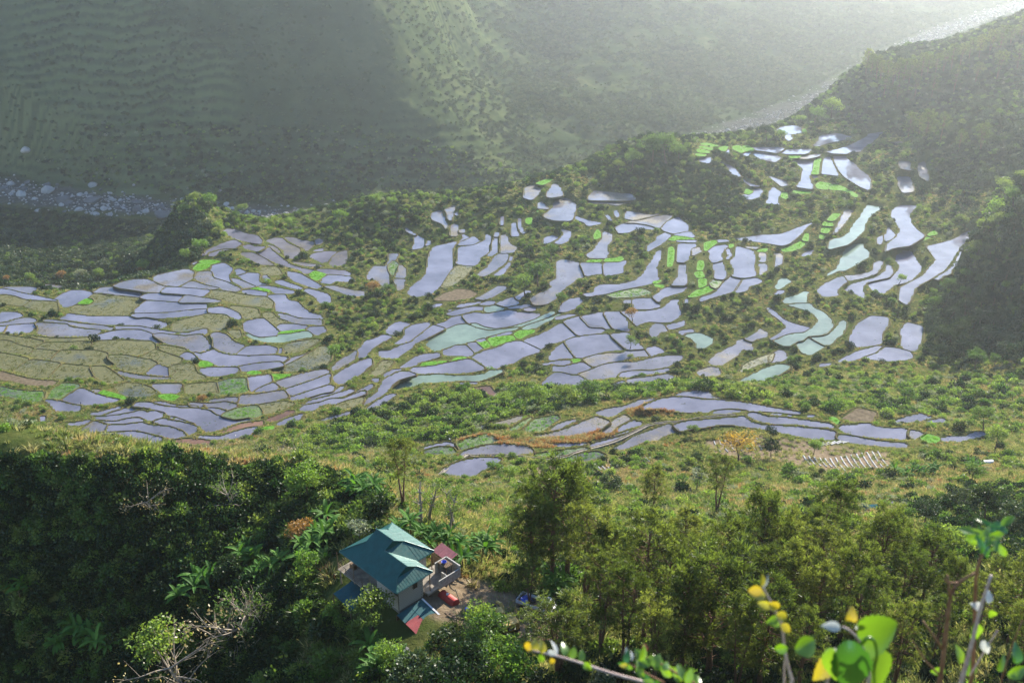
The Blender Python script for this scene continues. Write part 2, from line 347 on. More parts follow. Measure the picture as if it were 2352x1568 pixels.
w1718,1224 1743,1216 1768,1215 1761,1225 1732,1229
w1786,1254 1811,1245 1864,1231 1900,1227 1936,1229 1938,1241 1900,1241 1857,1252 1821,1261 1800,1261
a1939,1229 1979,1222 2025,1234 1996,1243 1950,1249 1941,1245
w2029,1231 2121,1215 2136,1224 2086,1234 2071,1232 2043,1234
w2086,1238 2136,1227 2146,1240 2118,1245
w1850,1261 1900,1250 1950,1256 2007,1245 2039,1241 2079,1250 2164,1254 2146,1274 2100,1290 2043,1304 1989,1316 1957,1313 1911,1293 1875,1293
w1746,1297 1782,1288 1807,1270 1846,1261 1871,1293 1854,1293 1821,1300 1786,1313 1771,1308
w1554,1309 1575,1293 1600,1286 1646,1297 1614,1309 1607,1324 1579,1338 1568,1340 1538,1334
w1457,1364 1493,1357 1532,1339 1568,1345 1543,1361 1511,1379 1489,1395 1471,1411 1464,1427 1425,1443 1432,1414 1430,1402 1450,1382
w1618,1318 1650,1300 1696,1291 1718,1291 1718,1304 1679,1336 1650,1361 1621,1371 1586,1379 1575,1375 1607,1354 1621,1336
w1511,1405 1557,1404 1600,1382 1643,1370 1671,1346 1714,1314 1732,1300 1757,1307 1779,1314 1750,1329 1718,1346 1686,1361 1657,1375 1643,1396 1614,1414 1582,1439 1543,1436 1514,1432
a1704,1379 1729,1346 1757,1332 1786,1318 1829,1300 1864,1296 1911,1314 1957,1323 2007,1318 2075,1309 2064,1318 1996,1332 1946,1350 1900,1361 1850,1375 1804,1386 1757,1405 1739,1407
a1879,1296 1904,1294 1936,1309 1979,1317 2036,1311 2100,1292 2136,1280 2164,1266 2204,1246 2225,1248 2171,1280 2136,1294 2079,1306 2007,1315 1954,1320 1914,1311
w1993,1339 2036,1327 2050,1330 2043,1336 1986,1346 1946,1352
s1952,1355 1986,1348 2048,1343 2061,1359 2014,1371 1971,1386
s2057,1336 2079,1323 2136,1320 2136,1329 2107,1339 2082,1354 2068,1350
s1902,1368 1925,1371 1943,1364 1961,1386 1932,1395 1914,1379
w1864,1375 1900,1368 1914,1382 1932,1396 1896,1411
w1907,1361 1936,1354 1946,1361 1925,1370 1904,1366
w1768,1404 1829,1380 1861,1380 1895,1414 1879,1425 1779,1421
w1886,1427 1936,1404 1993,1389 2029,1371 2079,1362 2160,1400 2160,1407 2096,1425 2061,1450 2007,1464 1979,1477 1946,1477 1943,1464 1907,1439
w1646,1471 1739,1464 1775,1455 1879,1434 1943,1475 1893,1488 1821,1495 1757,1493 1679,1496 1643,1484
s1675,1462 1696,1452 1746,1445 1746,1461
s1752,1445 1796,1445 1796,1446 1779,1452 1752,1461
s1800,1446 1829,1430 1864,1429 1857,1438 1821,1445
w1643,1436 1686,1418 1757,1411 1761,1425 1721,1438 1671,1450 1664,1461 1632,1468 1589,1475 1614,1457
a1557,1570 1579,1539 1614,1520 1679,1502 1757,1498 1829,1504 1929,1498 1957,1482 2004,1479 2011,1486 1957,1511 1914,1525 1846,1521 1757,1529 1686,1532 1643,1550 1629,1554 1593,1561 1571,1571
w1439,1636 1464,1596 1507,1571 1521,1546 1532,1521 1568,1500 1600,1486 1632,1486 1664,1498 1629,1507 1593,1518 1564,1539 1546,1571 1489,1607 1457,1636
w1468,1632 1493,1614 1536,1586 1571,1575 1586,1579 1543,1611 1486,1639
w1532,1500 1568,1479 1621,1475 1579,1486 1554,1500 1536,1511
w1489,1514 1518,1511 1511,1529 1496,1529
w1400,1579 1446,1557 1482,1536 1496,1543 1471,1564 1421,1582 1400,1589
g1479,1500 1507,1471 1529,1443 1575,1443 1554,1471 1521,1496 1493,1507
b1882,1554 1957,1543 1971,1564 2007,1588 1979,1598 1936,1575 1900,1561
w1838,1530 1911,1530 1907,1535 1839,1539
m2099,753 2133,737 2165,748 2158,773 2126,801 2095,791 2097,773
s2142,734 2176,721 2211,716 2197,728 2169,741
m2211,735 2226,734 2245,755 2251,784 2201,791 2188,787 2190,769 2204,751
m2197,796 2240,792 2269,791 2304,816 2301,841 2286,884 2219,882 2186,873 2172,862 2197,844 2215,823 2204,805
m2149,812 2165,805 2194,830 2194,837 2152,834
s2149,837 2190,837 2176,848 2149,850
w2297,862 2347,880 2404,891 2401,896 2351,905 2340,891 2297,876
w2461,909 2490,896 2526,891 2576,900 2633,918 2611,919 2576,916 2540,919 2515,930 2476,934
m2497,891 2576,875 2654,860 2690,862 2640,914 2590,898 2536,891
m2494,873 2508,844 2540,848 2597,859 2644,855 2597,869 2540,882
w2647,912 2672,884 2715,868 2729,884 2751,898 2754,926 2694,935 2654,923
w2694,939 2761,925 2786,953 2719,944
s2672,962 2697,944 2736,946 2783,955 2747,964
w2626,948 2658,930 2686,941 2665,962 2647,976 2611,994 2590,1009 2586,984 2626,962
m2354,787 2376,762 2419,766 2494,775 2522,775 2544,798 2504,803 2351,801
m2358,805 2554,809 2497,814 2469,823 2433,816 2376,814 2354,812
w2454,844 2469,841 2476,862 2465,875 2461,859
w2420,859 2433,860 2447,880 2440,884
w2244,916 2286,926 2279,951 2269,966 2240,978 2219,971 2240,955 2258,934
w2183,948 2211,942 2238,950 2211,966 2172,978 2176,959
m2408,923 2451,937 2444,966 2429,984 2433,1016 2426,1034 2361,1034 2344,1019 2376,1001 2390,976 2411,955
s2376,941 2390,918 2401,930 2404,948 2379,959
s2344,1048 2361,1039 2408,1037 2404,1048
s2415,1046 2426,1035 2461,1034 2486,1025 2494,1037 2476,1048
w2322,1051 2408,1051 2411,1096 2390,1096 2344,1105 2333,1076
w2415,1051 2479,1050 2504,1041 2501,1055 2490,1066 2492,1091 2458,1098 2419,1105
m2228,1044 2254,1037 2290,1044 2322,1053 2336,1084 2344,1105 2311,1116 2269,1144 2236,1173 2219,1198 2197,1212 2169,1219 2136,1219 2122,1194 2144,1180 2183,1162 2208,1148 2197,1130 2229,1112 2224,1091
w2383,1148 2401,1139 2479,1137 2540,1123 2572,1098 2594,1059 2611,1037 2626,1005 2647,1001 2644,1026 2626,1066 2629,1105 2636,1116 2611,1134 2576,1141 2540,1148 2469,1162 2419,1176 2383,1180 2351,1187 2333,1176 2376,1169
s2676,991 2690,987 2697,1005 2694,1037 2686,1066 2670,1068 2672,1037
w2715,973 2790,976 2765,1005 2754,1037 2736,1050 2708,1048 2711,1009
w2704,962 2786,960 2783,970 2715,968
m2719,1055 2744,1059 2747,1141 2683,1141 2711,1109
w2611,1187 2654,1155 2683,1146 2747,1146 2736,1166 2683,1180 2647,1194 2636,1209
s2615,1126 2647,1121 2626,1135 2613,1134
s2619,1139 2654,1141 2654,1153 2622,1146
t2419,1176 2504,1155 2576,1155 2611,1173 2540,1187 2451,1191
w2234,1248 2246,1219 2275,1196 2318,1190 2329,1205 2300,1234 2264,1247
w2221,1278 2225,1268 2271,1257 2311,1259 2286,1264 2250,1275
w2254,1284 2300,1269 2318,1266 2354,1305 2407,1310 2421,1323 2400,1332 2350,1337 2314,1342 2271,1301
w2323,1266 2357,1259 2407,1248 2414,1262 2450,1312 2432,1318 2414,1309 2361,1307 2346,1291
w2414,1247 2479,1246 2496,1262 2507,1280 2516,1323 2507,1326 2479,1318 2454,1314
w2484,1246 2539,1244 2582,1244 2636,1237 2671,1216 2686,1201 2714,1198 2711,1223 2725,1255 2707,1276 2686,1287 2643,1289 2600,1285 2571,1291 2550,1305 2536,1291 2514,1269
w2530,1196 2604,1191 2632,1210 2639,1228 2593,1237 2536,1237
w2089,1362 2121,1351 2164,1337 2200,1316 2229,1298 2257,1292 2311,1342 2271,1353 2243,1366 2204,1375 2179,1384 2159,1401 2121,1378
a2086,1312 2100,1305 2154,1287 2207,1269 2236,1253 2243,1255 2218,1273 2164,1298 2154,1309 2100,1319
w2257,1364 2300,1350 2350,1342 2432,1335 2504,1394 2479,1401 2429,1403 2386,1414 2329,1430 2304,1430
w2439,1335 2504,1330 2518,1334 2518,1348 2546,1366 2575,1394 2546,1396 2521,1398 2507,1396
w2189,1434 2214,1401 2250,1369 2271,1401 2298,1432 2254,1432 2207,1441
m2332,1435 2386,1419 2443,1412 2486,1414 2507,1403 2539,1400 2575,1398 2600,1425 2546,1426 2486,1441 2429,1448 2371,1468
w2582,1394 2621,1384 2650,1400 2654,1409 2632,1414 2605,1425
w2207,1484 2211,1464 2254,1466 2321,1451 2332,1451 2368,1469 2350,1480 2311,1494 2286,1498 2250,1491
w2161,1457 2225,1444 2279,1440 2284,1450 2257,1460 2214,1457 2204,1453 2189,1460
s2282,1440 2314,1436 2320,1442 2293,1451
w2161,1541 2211,1491 2239,1489 2286,1501 2311,1501 2354,1528 2343,1544 2321,1559 2293,1560 2236,1566 2200,1555
m2314,1496 2343,1487 2371,1476 2414,1459 2457,1451 2546,1448 2618,1430 2671,1423 2729,1423 2725,1437 2671,1466 2618,1476 2546,1476 2493,1487 2464,1509 2421,1514 2371,1519 2357,1523
w2475,1505 2489,1491 2539,1482 2607,1485 2671,1473 2679,1480 2657,1489 2564,1500 2504,1509
m2504,1518 2582,1509 2671,1496 2689,1501 2739,1537 2707,1544 2636,1548 2529,1555
w2393,1560 2443,1541 2493,1521 2521,1555 2486,1562 2436,1573
w2671,1309 2668,1301 2707,1291 2739,1282 2736,1301 2707,1312 2675,1319
w2707,1326 2771,1316 2775,1328 2743,1332 2732,1341
a2739,1342 2746,1334 2800,1332 2854,1355 2843,1380 2821,1391 2786,1392 2786,1373 2768,1355
m2614,1294 2650,1296 2671,1323 2636,1330 2621,1359 2593,1330
m2493,1200 2527,1198 2527,1214 2496,1212
w3105,522 3126,507 3181,502 3206,512 3202,520 3206,531 3177,537 3147,537
s3204,520 3219,516 3227,526 3208,532
w3143,539 3164,539 3168,556 3155,565 3141,552
w3274,543 3354,533 3413,548 3388,558 3333,569 3291,579 3274,586 3253,584 3274,562
w3305,607 3346,598 3417,573 3468,546 3472,535 3544,526 3519,543 3489,569 3451,594 3443,607 3396,609 3388,616 3329,614
w3331,619 3388,619 3388,636 3417,653 3439,679 3472,700 3485,725 3479,763 3439,746 3379,708 3358,683 3346,662
w3301,628 3320,628 3333,658 3354,704 3324,700 3286,696 3286,666
w3162,637 3206,639 3257,643 3248,683 3236,708 3244,734 3253,738 3248,757 3185,748 3206,721 3210,687 3215,679 3198,662 3164,647
s3265,632 3284,632 3274,683 3272,698 3246,698 3255,674 3257,649
w3244,700 3272,702 3270,712 3253,712
s3263,740 3278,727 3327,736 3310,759 3270,755
s3331,736 3371,746 3434,782 3422,791 3379,763 3314,759
w3007,590 3130,589 3136,596 3109,613 3071,607 3016,600
w3138,600 3227,595 3246,598 3227,617 3143,617 3119,611
s3155,624 3181,619 3206,624 3193,632 3160,634
m3206,628 3253,619 3284,615 3274,626 3227,636 3198,634
m3012,609 3050,607 3100,619 3126,630 3113,641 3100,649 3050,641 3012,619
s2931,586 2957,581 2978,607 2965,613 2931,596
s2965,586 2991,581 3016,598 3012,605 2982,607
w2969,614 3003,610 2991,626 2965,616
s2872,592 2902,584 2912,588 2902,605 2881,603
w2902,607 2912,596 2921,622 2910,622
s2798,577 2821,571 2876,584 2851,590
s2794,590 2805,584 2851,594 2847,603
s2786,603 2794,594 2834,605 2838,613 2796,611
s2781,619 2788,614 2826,619 2817,626 2792,626
w2798,632 2843,628 2847,643 2838,655 2800,647
w2868,645 2885,647 2936,670 2965,708 2957,708 2923,693 2919,679 2902,662
w2965,710 2999,734 3041,746 3003,746 2974,723
w2967,776 2974,778 2995,780 3016,767 3020,755 3045,753 3050,767 3033,793 2995,799 2972,791
s2978,774 2986,755 3012,767 2995,778
w3075,772 3092,747 3126,770 3113,793 3115,825 3084,818 3065,812 3073,793
s3128,772 3147,770 3151,793 3143,797 3124,789
s3170,763 3244,765 3248,774 3168,776
m3067,700 3109,715 3143,725 3151,742 3126,746 3100,725
w2923,958 2982,949 3050,939 3122,937 3164,922 3210,903 3253,890 3227,907 3202,937 3155,975 3126,983 3084,975 3016,966
s3308,882 3333,854 3363,856 3333,884
s3293,892 3305,884 3333,887 3331,905 3291,903
s3289,911 3329,909 3308,934 3284,930
s3282,937 3308,937 3291,958 3278,953
m3363,877 3379,839 3413,841 3396,869 3367,907 3333,941 3346,911
a3472,818 3536,829 3502,848 3468,877 3456,920 3434,945 3388,979 3363,985 3312,998 3324,958 3363,951 3396,932 3413,898 3439,869 3456,839
s3210,962 3223,932 3234,937 3231,966
s3168,981 3206,964 3227,970 3193,998
s3117,1000 3168,983 3187,1000 3143,1008
w3202,1025 3227,1006 3253,1000 3244,1017 3219,1027
m3561,571 3603,565 3620,581 3587,581
m3587,706 3640,702 3656,767 3612,772 3595,742
m3671,652 3702,645 3717,729 3679,706
m3595,645 3640,645 3644,683 3602,675
w2833,1005 2854,986 2904,979 2911,986 2890,1004 2886,1025 2890,1041 2851,1052 2835,1029 2844,1016
w2854,1054 2890,1046 2897,1071 2908,1107 2890,1118 2860,1114 2860,1086 2852,1068
w2944,986 2969,989 3015,1005 3019,1036 3013,1064 3022,1093 3019,1105 2969,1112 2929,1104 2938,1079 2922,1050 2920,1038 2936,1034
w2901,995 2911,991 2919,1004 2926,1021 2915,1036 2904,1039 2913,1021 2908,1007
m3031,1011 3061,1012 3067,1050 3036,1046 3044,1038
m3036,1054 3065,1055 3069,1082 3036,1102 3038,1075
m2769,996 2797,988 2806,1007 2770,1025
s2794,1043 2811,1043 2815,1061 2808,1081 2788,1081
s2783,1088 2808,1085 2819,1110 2790,1112 2779,1096
s2795,1115 2824,1115 2826,1139 2797,1154
s2751,1189 2783,1164 2819,1148 2844,1146 2860,1155 2819,1175 2783,1186
t2840,1132 2854,1118 2890,1120 2865,1154 2847,1146
w2883,1139 2926,1105 2969,1114 2940,1162 2904,1175 2840,1193 2804,1207 2799,1191 2840,1179 2872,1161
w2976,1114 3026,1112 3051,1125 3029,1136 2994,1146 2986,1164 2944,1171 2942,1162
s2817,971 2865,961 2869,970 2847,986 2819,1007
w2870,959 2911,959 2915,966 2874,970
s2915,980 2933,976 2933,986 2919,993
w2736,1207 2751,1189 2756,1204 2744,1223
m2961,986 3033,988 3026,996 2990,993
s3029,1002 3069,993 3065,1007 3033,1007
m3101,1012 3129,1016 3126,1057 3101,1071 3101,1043
a3099,1146 3111,1132 3119,1114 3140,1111 3165,1125 3140,1143 3111,1159
w3097,1179 3115,1162 3136,1162 3129,1175
a3133,1204 3144,1191 3190,1179 3215,1166 3236,1168 3226,1186 3229,1210 3179,1210 3140,1215
a3147,1219 3194,1215 3240,1214 3254,1232 3290,1246 3322,1275 3331,1300 3326,1314 3308,1332 3283,1341 3229,1343 3208,1361 3186,1364 3161,1384 3133,1382 3095,1364 3140,1343 3176,1334 3219,1332 3251,1311 3276,1279 3254,1254 3197,1232
w3067,1230 3079,1232 3104,1250 3129,1275 3169,1293 3244,1312 3226,1324 3204,1330 3169,1330 3133,1345 3094,1361 3079,1354 3115,1332 3151,1307 3115,1275 3079,1250
a3186,1368 3226,1350 3301,1386 3269,1407 3240,1421 3211,1411 3194,1389
a3240,1348 3290,1344 3326,1327 3351,1302 3358,1286 3379,1282 3386,1296 3369,1336 3340,1357 3329,1375 3301,1382
m2979,1354 3029,1329 3033,1311 3072,1332 3069,1346 3033,1354 3008,1366
m2833,1445 2869,1414 2904,1396 2944,1379 2951,1361 2976,1357 3008,1371 3011,1404 2969,1396 2954,1418 2926,1439 2890,1460 2851,1460
m3079,1425 3115,1400 3136,1404 3151,1432 3119,1446 3079,1450
w3564,847 3578,833 3603,819 3681,823 3649,840 3639,861 3644,894 3667,919 3696,940 3689,951 3649,976 3635,983 3581,990 3549,1001 3542,1008 3548,976 3581,952 3603,922 3589,897 3567,869
w3548,901 3556,911 3585,944 3556,961 3540,965 3540,940 3549,926
w3510,951 3537,940 3533,965 3514,983
w3581,995 3614,986 3635,988 3649,1011 3671,1047 3689,1072 3674,1094 3649,1119 3610,1133 3574,1140 3560,1154 3528,1179 3506,1181 3489,1158 3469,1135 3517,1126 3560,1111 3599,1076 3601,1061 3581,1044 3589,1015
w3378,1163 3396,1140 3431,1129 3503,1111 3539,1086 3549,1058 3564,1065 3571,1090 3553,1110 3503,1120 3464,1130 3449,1151 3455,1176 3471,1199 3460,1199 3428,1179
m3374,1102 3417,1101 3467,1092 3496,1079 3496,1054 3514,1042 3531,1045 3524,1072 3503,1094 3460,1110 3392,1124
w3271,1158 3296,1136 3339,1115 3371,1104 3387,1126 3367,1140 3346,1161 3353,1183 3296,1188 3274,1172
a3364,990 3417,976 3453,972 3451,990 3476,1004 3471,1033 3442,1047 3417,1065 3378,1083 3356,1083 3324,1097 3292,1108 3314,1094 3349,1072 3364,1036 3374,1008
w3706,985 3767,972 3814,958 3856,933 3896,917 3906,922 3896,944 3860,972 3831,1001 3814,1036 3785,1076 3731,1108 3685,1136 3660,1151 3649,1179 3628,1220 3592,1197 3599,1165 3603,1147 3635,1133 3671,1115 3703,1094 3717,1069 3746,1040 3731,1019
w3790,1086 3828,1038 3839,1006 3871,1006 3871,1022 3849,1047 3806,1076 3799,1097 3771,1104 3756,1120 3735,1115
w3846,990 3885,976 3874,1001 3846,999
w3692,1139 3731,1119 3756,1126 3749,1151 3731,1151
s3710,940 3735,922 3751,936 3717,944
s3667,969 3710,945 3724,949 3689,965
w3395,1361 3424,1298 3483,1263 3550,1268 3555,1298 3523,1334 3530,1374 3478,1383 3433,1388 3402,1379
w3600,1325 3627,1289 3690,1304 3690,1356 3663,1404 3631,1401 3607,1388 3609,1347
w3343,1449 3415,1410 3510,1383 3532,1386 3512,1406 3460,1425 3397,1446
w3453,1432 3510,1412 3537,1388 3586,1392 3640,1406 3652,1428 3622,1440 3546,1444 3487,1437
w3269,1467 3284,1455 3339,1451 3316,1462
a2924,1541 3001,1501 3068,1469 3118,1455 3163,1464 3145,1483 3082,1514 3046,1541 2996,1564 2955,1555
m2786,1485 2843,1467 2877,1473 2879,1501 2838,1510 2802,1505
g2955,1492 2983,1451 3046,1428 3095,1410 3082,1446 3037,1455 2973,1487
w1755,1887 1812,1857 1870,1836 1946,1830 2000,1834 1996,1849 1977,1861 1938,1876 1908,1897 1870,1914 1831,1910 1793,1905 1759,1903
m1835,1826 1854,1807 1916,1788 1969,1778 2023,1776 2111,1784 2134,1809 2099,1815 2042,1818 1961,1818 1908,1818 1870,1826
t1831,1773 1858,1757 1946,1736 1973,1746 2004,1765 1961,1773 1908,1788 1854,1803 1843,1796
w1674,1796 1732,1780 1782,1769 1812,1773 1839,1811 1829,1818 1808,1784 1774,1780 1686,1799
t1690,1805 1755,1788 1805,1790 1824,1813 1801,1820 1717,1815
t2095,1723 2134,1677 2206,1665 2229,1660 2237,1677 2206,1700 2164,1725 2130,1729
m1885,1715 1996,1688 2080,1665 2107,1667 2053,1692 2004,1711 1931,1719
t2038,1719 2092,1685 2130,1669 2099,1700 2053,1723
m2199,1715 2252,1688 2325,1673 2291,1688 2237,1715 2206,1723
m2134,1746 2214,1730 2268,1715 2321,1692 2382,1667 2405,1673 2436,1686 2413,1704 2390,1719 2352,1730 2291,1746 2214,1750
m2379,1650 2428,1635 2501,1625 2551,1602 2612,1593 2622,1597 2568,1625 2551,1631 2497,1635 2474,1654 2440,1673 2401,1663
m2417,1711 2444,1685 2497,1658 2524,1677 2482,1696 2455,1723 2444,1734 2401,1734
w2463,1730 2474,1711 2520,1687 2537,1683 2561,1688 2573,1697 2534,1707
w2344,1788 2367,1776 2444,1757 2520,1734 2578,1708 2620,1693 2589,1711 2532,1742 2444,1773 2367,1794
t2134,1817 2195,1811 2268,1799 2340,1791 2359,1796 2291,1817 2214,1826 2153,1824
w2191,1780 2214,1774 2291,1773 2348,1774 2321,1780 2252,1786
w2390,1765 2405,1757 2482,1734 2540,1715 2501,1734 2428,1759
t2191,1841 2252,1834 2321,1815 2390,1807 2424,1822 2367,1838 2291,1849
m2500,1772 2534,1746 2602,1721 2677,1695 2692,1707 2711,1729 2663,1738 2636,1758 2568,1768 2520,1789 2480,1802 2452,1792
w2697,1700 2738,1687 2806,1680 2956,1668 2973,1665 3003,1687 3044,1700 3146,1705 3214,1710 3282,1717 3339,1726 3342,1761 3300,1758 3248,1755 3180,1741 3146,1734 3105,1727 3044,1714 2976,1705 2925,1697 2874,1697 2806,1710 2759,1714 2721,1724
w2563,1632 2595,1612 2643,1595 2704,1588 2752,1590 2806,1598 2874,1600 2952,1607 3010,1615 3092,1632 3214,1651 3197,1659 3112,1653 3037,1648 2990,1641 2918,1636 2861,1641 2833,1651 2796,1646 2772,1649 2711,1646 2636,1632 2588,1636
w2690,1583 2718,1571 2782,1563 2837,1568 2850,1585 2874,1593 2901,1597 2806,1595 2745,1586
w2840,1656 2857,1644 2918,1639 2983,1644 2990,1649 2942,1649 2874,1656
w2986,1656 3010,1651 3031,1654 3071,1668 3146,1671 3231,1683 3315,1694 3344,1710 3300,1709 3248,1705 3177,1695 3105,1695 3058,1688 3024,1680
w3041,1651 3112,1654 3180,1664 3259,1661 3262,1670 3180,1667 3078,1657
w3357,1703 3476,1694 3500,1706 3583,1715 3619,1712 3628,1721 3622,1745 3631,1759 3560,1753 3476,1748 3399,1739 3363,1721
w3351,1739 3399,1743 3488,1761 3548,1768 3625,1774 3631,1789 3583,1789 3488,1780 3417,1774 3357,1759
w3562,1688 3589,1679 3637,1664 3679,1654 3732,1670 3720,1679 3667,1688 3583,1694
w3690,1688 3768,1672 3792,1688 3726,1691
s3685,1750 3708,1736 3756,1750 3750,1768 3702,1768
m3643,1721 3667,1724 3693,1733 3661,1759 3640,1745
w3759,1750 3821,1745 3869,1742 3893,1728 3929,1728 3952,1739 3875,1756 3845,1765 3804,1765 3762,1765
s3315,1670 3339,1670 3360,1688 3351,1697 3327,1682
d3363,1673 3429,1631 3506,1649 3488,1685 3387,1688
w3557,2003 3577,2003 3574,2018 3560,2015'''
# ---------------------------------------------------------------- paddies: outlines of every plot
def chaikin(P, n=2):
    for _ in range(n):
        Q = np.roll(P, -1, 0); P = np.stack([0.87 * P + 0.13 * Q, 0.13 * P + 0.87 * Q], 1).reshape(-1, 2)
    return P
def poly_sd(P, x, y):
    """signed distance, negative inside"""
    d = np.full(x.shape, 1e9); ins = np.zeros(x.shape, bool); n = len(P)
    for i in range(n):
        a = P[i]; b = P[(i + 1) % n]; ab = b - a; L = ab @ ab
        if L < 1e-9: continue
        t = np.clip(((x - a[0]) * ab[0] + (y - a[1]) * ab[1]) / L, 0, 1)
        d = np.minimum(d, np.hypot(x - a[0] - t * ab[0], y - a[1] - t * ab[1]))
        c = (a[1] > y) != (b[1] > y)
        if abs(ab[1]) > 1e-9: ins ^= c & (x < a[0] + (y - a[1]) * ab[0] / ab[1])
    return np.where(ins, -d, d)
plots = []
K2 = 2352.0 / 4096.0
for line in PLOTS.strip().split('\n'):
    kind = line[0]
    px = np.array([[float(v) for v in q.split(',')] for q in line[1:].split()]) * K2
    pc = px.mean(0)
    zs = sorted(hit(*(pc * 0.35 + q * 0.65), ymin=205)[2] for q in px[::max(1, len(px) // 4)])
    zs.append(hit(*pc, ymin=205)[2]); z = float(np.median(zs))
    P = np.array([at_z(u, v, z)[:2] for u, v in px])
    area = 0.5 * np.sum(P[:, 0] * np.roll(P[:, 1], -1) - P[:, 1] * np.roll(P[:, 0], -1))
    if area < 0: P = P[::-1]; area = -area
    plots.append(dict(kind=kind, z=z, P=P, area=area, px=px, pc=pc))

# ---------------------------------------------------------------- ground sheet: one grid, finer near, coarser far
ys = [-14.0]
while ys[-1] < 3500:
    y = ys[-1]
    if y < 60: s = 0.25 if y<8 else 1.2
    elif y < 100: s = 0.8
    elif y < 760: s = max(0.8, y * 0.0034)
    elif y < 1200: s = 2.5
    else: s = (y - 1200) * 0.02 + 2.5
    ys.append(y + s)
ys = np.array(ys); NY = len(ys)
NX = 600; ax = np.linspace(-0.66, 0.66, NX)
GX = ax[None, :] * (ys[:, None] + 22.0); GY = np.repeat(ys[:, None], NX, 1)
GZ = natural_z(GX, GY)
GD = np.full(GZ.shape, 99.0)                     # distance to the nearest plot
GP = np.zeros(GZ.shape)
for q in plots:
    P = chaikin(q['P'], 1); q['S'] = P
    lo = P.min(0) - 16; hi = P.max(0) + 16
    r0, r1 = np.searchsorted(ys, lo[1]), np.searchsorted(ys, hi[1])
    if r1 <= r0: continue
    sub = slice(r0, r1); X = GX[sub]; Y = GY[sub]
    c = np.where(((X > lo[0]) & (X < hi[0])).any(0))[0]
    if len(c) == 0: continue
    cs = slice(c[0], c[-1] + 1)
    sdist = poly_sd(P, X[:, cs], Y[:, cs])
    cur = GD[sub, cs]; better = sdist < cur
    GD[sub, cs] = np.where(better, sdist, cur)
    GP[sub, cs] = np.where(better, q['z'], GP[sub, cs])
GB0 = base_z(GX, GY)
near_p = (GD < 16) & (GY < 1000)
GZ = np.where(near_p, GB0 + (GZ - GB0) * (0.15 + 0.85 * sstep(2, 15, GD)), GZ)
inside = GD < -0.15
dz = np.abs(GP - GZ)
w = np.exp(-np.clip(GD - 0.9, 0, None) / (0.5 + np.where(GZ < GP, 0.24, 0.30) * dz)) * (1 - sstep(9, 16, GD))
GZ = np.where(inside, GP - 0.45, GZ * (1 - w) + (GP + 0.12) * w)
def ground(x, y):
    x = np.asarray(x, float); y = np.asarray(y, float)
    r = np.clip(np.interp(y, ys, np.arange(NY)), 0, NY - 1.001); c = np.clip((x / (y + 22.0) - ax[0]) / (ax[1] - ax[0]), 0, NX - 1.001)
    i = r.astype(int); j = c.astype(int); fr = r - i; fc = c - j
    return (GZ[i, j] * (1 - fr) * (1 - fc) + GZ[i + 1, j] * fr * (1 - fc) + GZ[i, j + 1] * (1 - fr) * fc + GZ[i + 1, j + 1] * fr * fc)
def plot_dist(x, y):
    r = np.clip(np.interp(y, ys, np.arange(NY)), 0, NY - 1.001); c = np.clip((x / (y + 22.0) - ax[0]) / (ax[1] - ax[0]), 0, NX - 1.001)
    return GD[np.round(r).astype(int), np.round(c).astype(int)]
# ---------------------------------------------------------------- materials
def newmat(name):
    m = bpy.data.materials.new(name); m.use_nodes = True; nt = m.node_tree; nt.nodes.clear()
    return m, nt, nt.nodes.new('ShaderNodeOutputMaterial')
def N_(nt, t, **kw):
    n = nt.nodes.new(t)
    for k, v in kw.items():
        if k in n.inputs: n.inputs[k].default_value = v
        else: setattr(n, k, v)
    return n
def ramp(nt, stops, fac=None, interp='LINEAR'):
    r = nt.nodes.new('ShaderNodeValToRGB'); e = r.color_ramp.elements; r.color_ramp.interpolation = interp
    while len(e) > 1: e.remove(e[-1])
    e[0].position, e[0].color = stops[0][0], (*stops[0][1], 1)
    for p, c in stops[1:]:
        k = e.new(p); k.color = (*c, 1)
    if fac is not None: nt.links.new(fac, r.inputs[0])
    return r.outputs[0]
def noise(nt, scale, detail=5, rough=0.6, coord='Object', vec=None):
    n = N_(nt, 'ShaderNodeTexNoise', Scale=scale, Detail=detail, Roughness=rough)
    if vec is None:
        tc = nt.nodes.new('ShaderNodeTexCoord'); vec = tc.outputs[coord]
    nt.links.new(vec, n.inputs['Vector']); return n.outputs['Fac']
def wpos(nt): return nt.nodes.new('ShaderNodeNewGeometry').outputs['Position']
def mixc(nt, f, a, b, blend='MIX'):
    m = nt.nodes.new('ShaderNodeMix'); m.data_type = 'RGBA'; m.blend_type = blend
    for s, v in ((m.inputs[0], f), (m.inputs[6], a), (m.inputs[7], b)):
        if hasattr(v, 'is_linked'): nt.links.new(v, s)
        elif isinstance(v, tuple): s.default_value = (*v, 1)
        else: s.default_value = v
    return m.outputs[2]
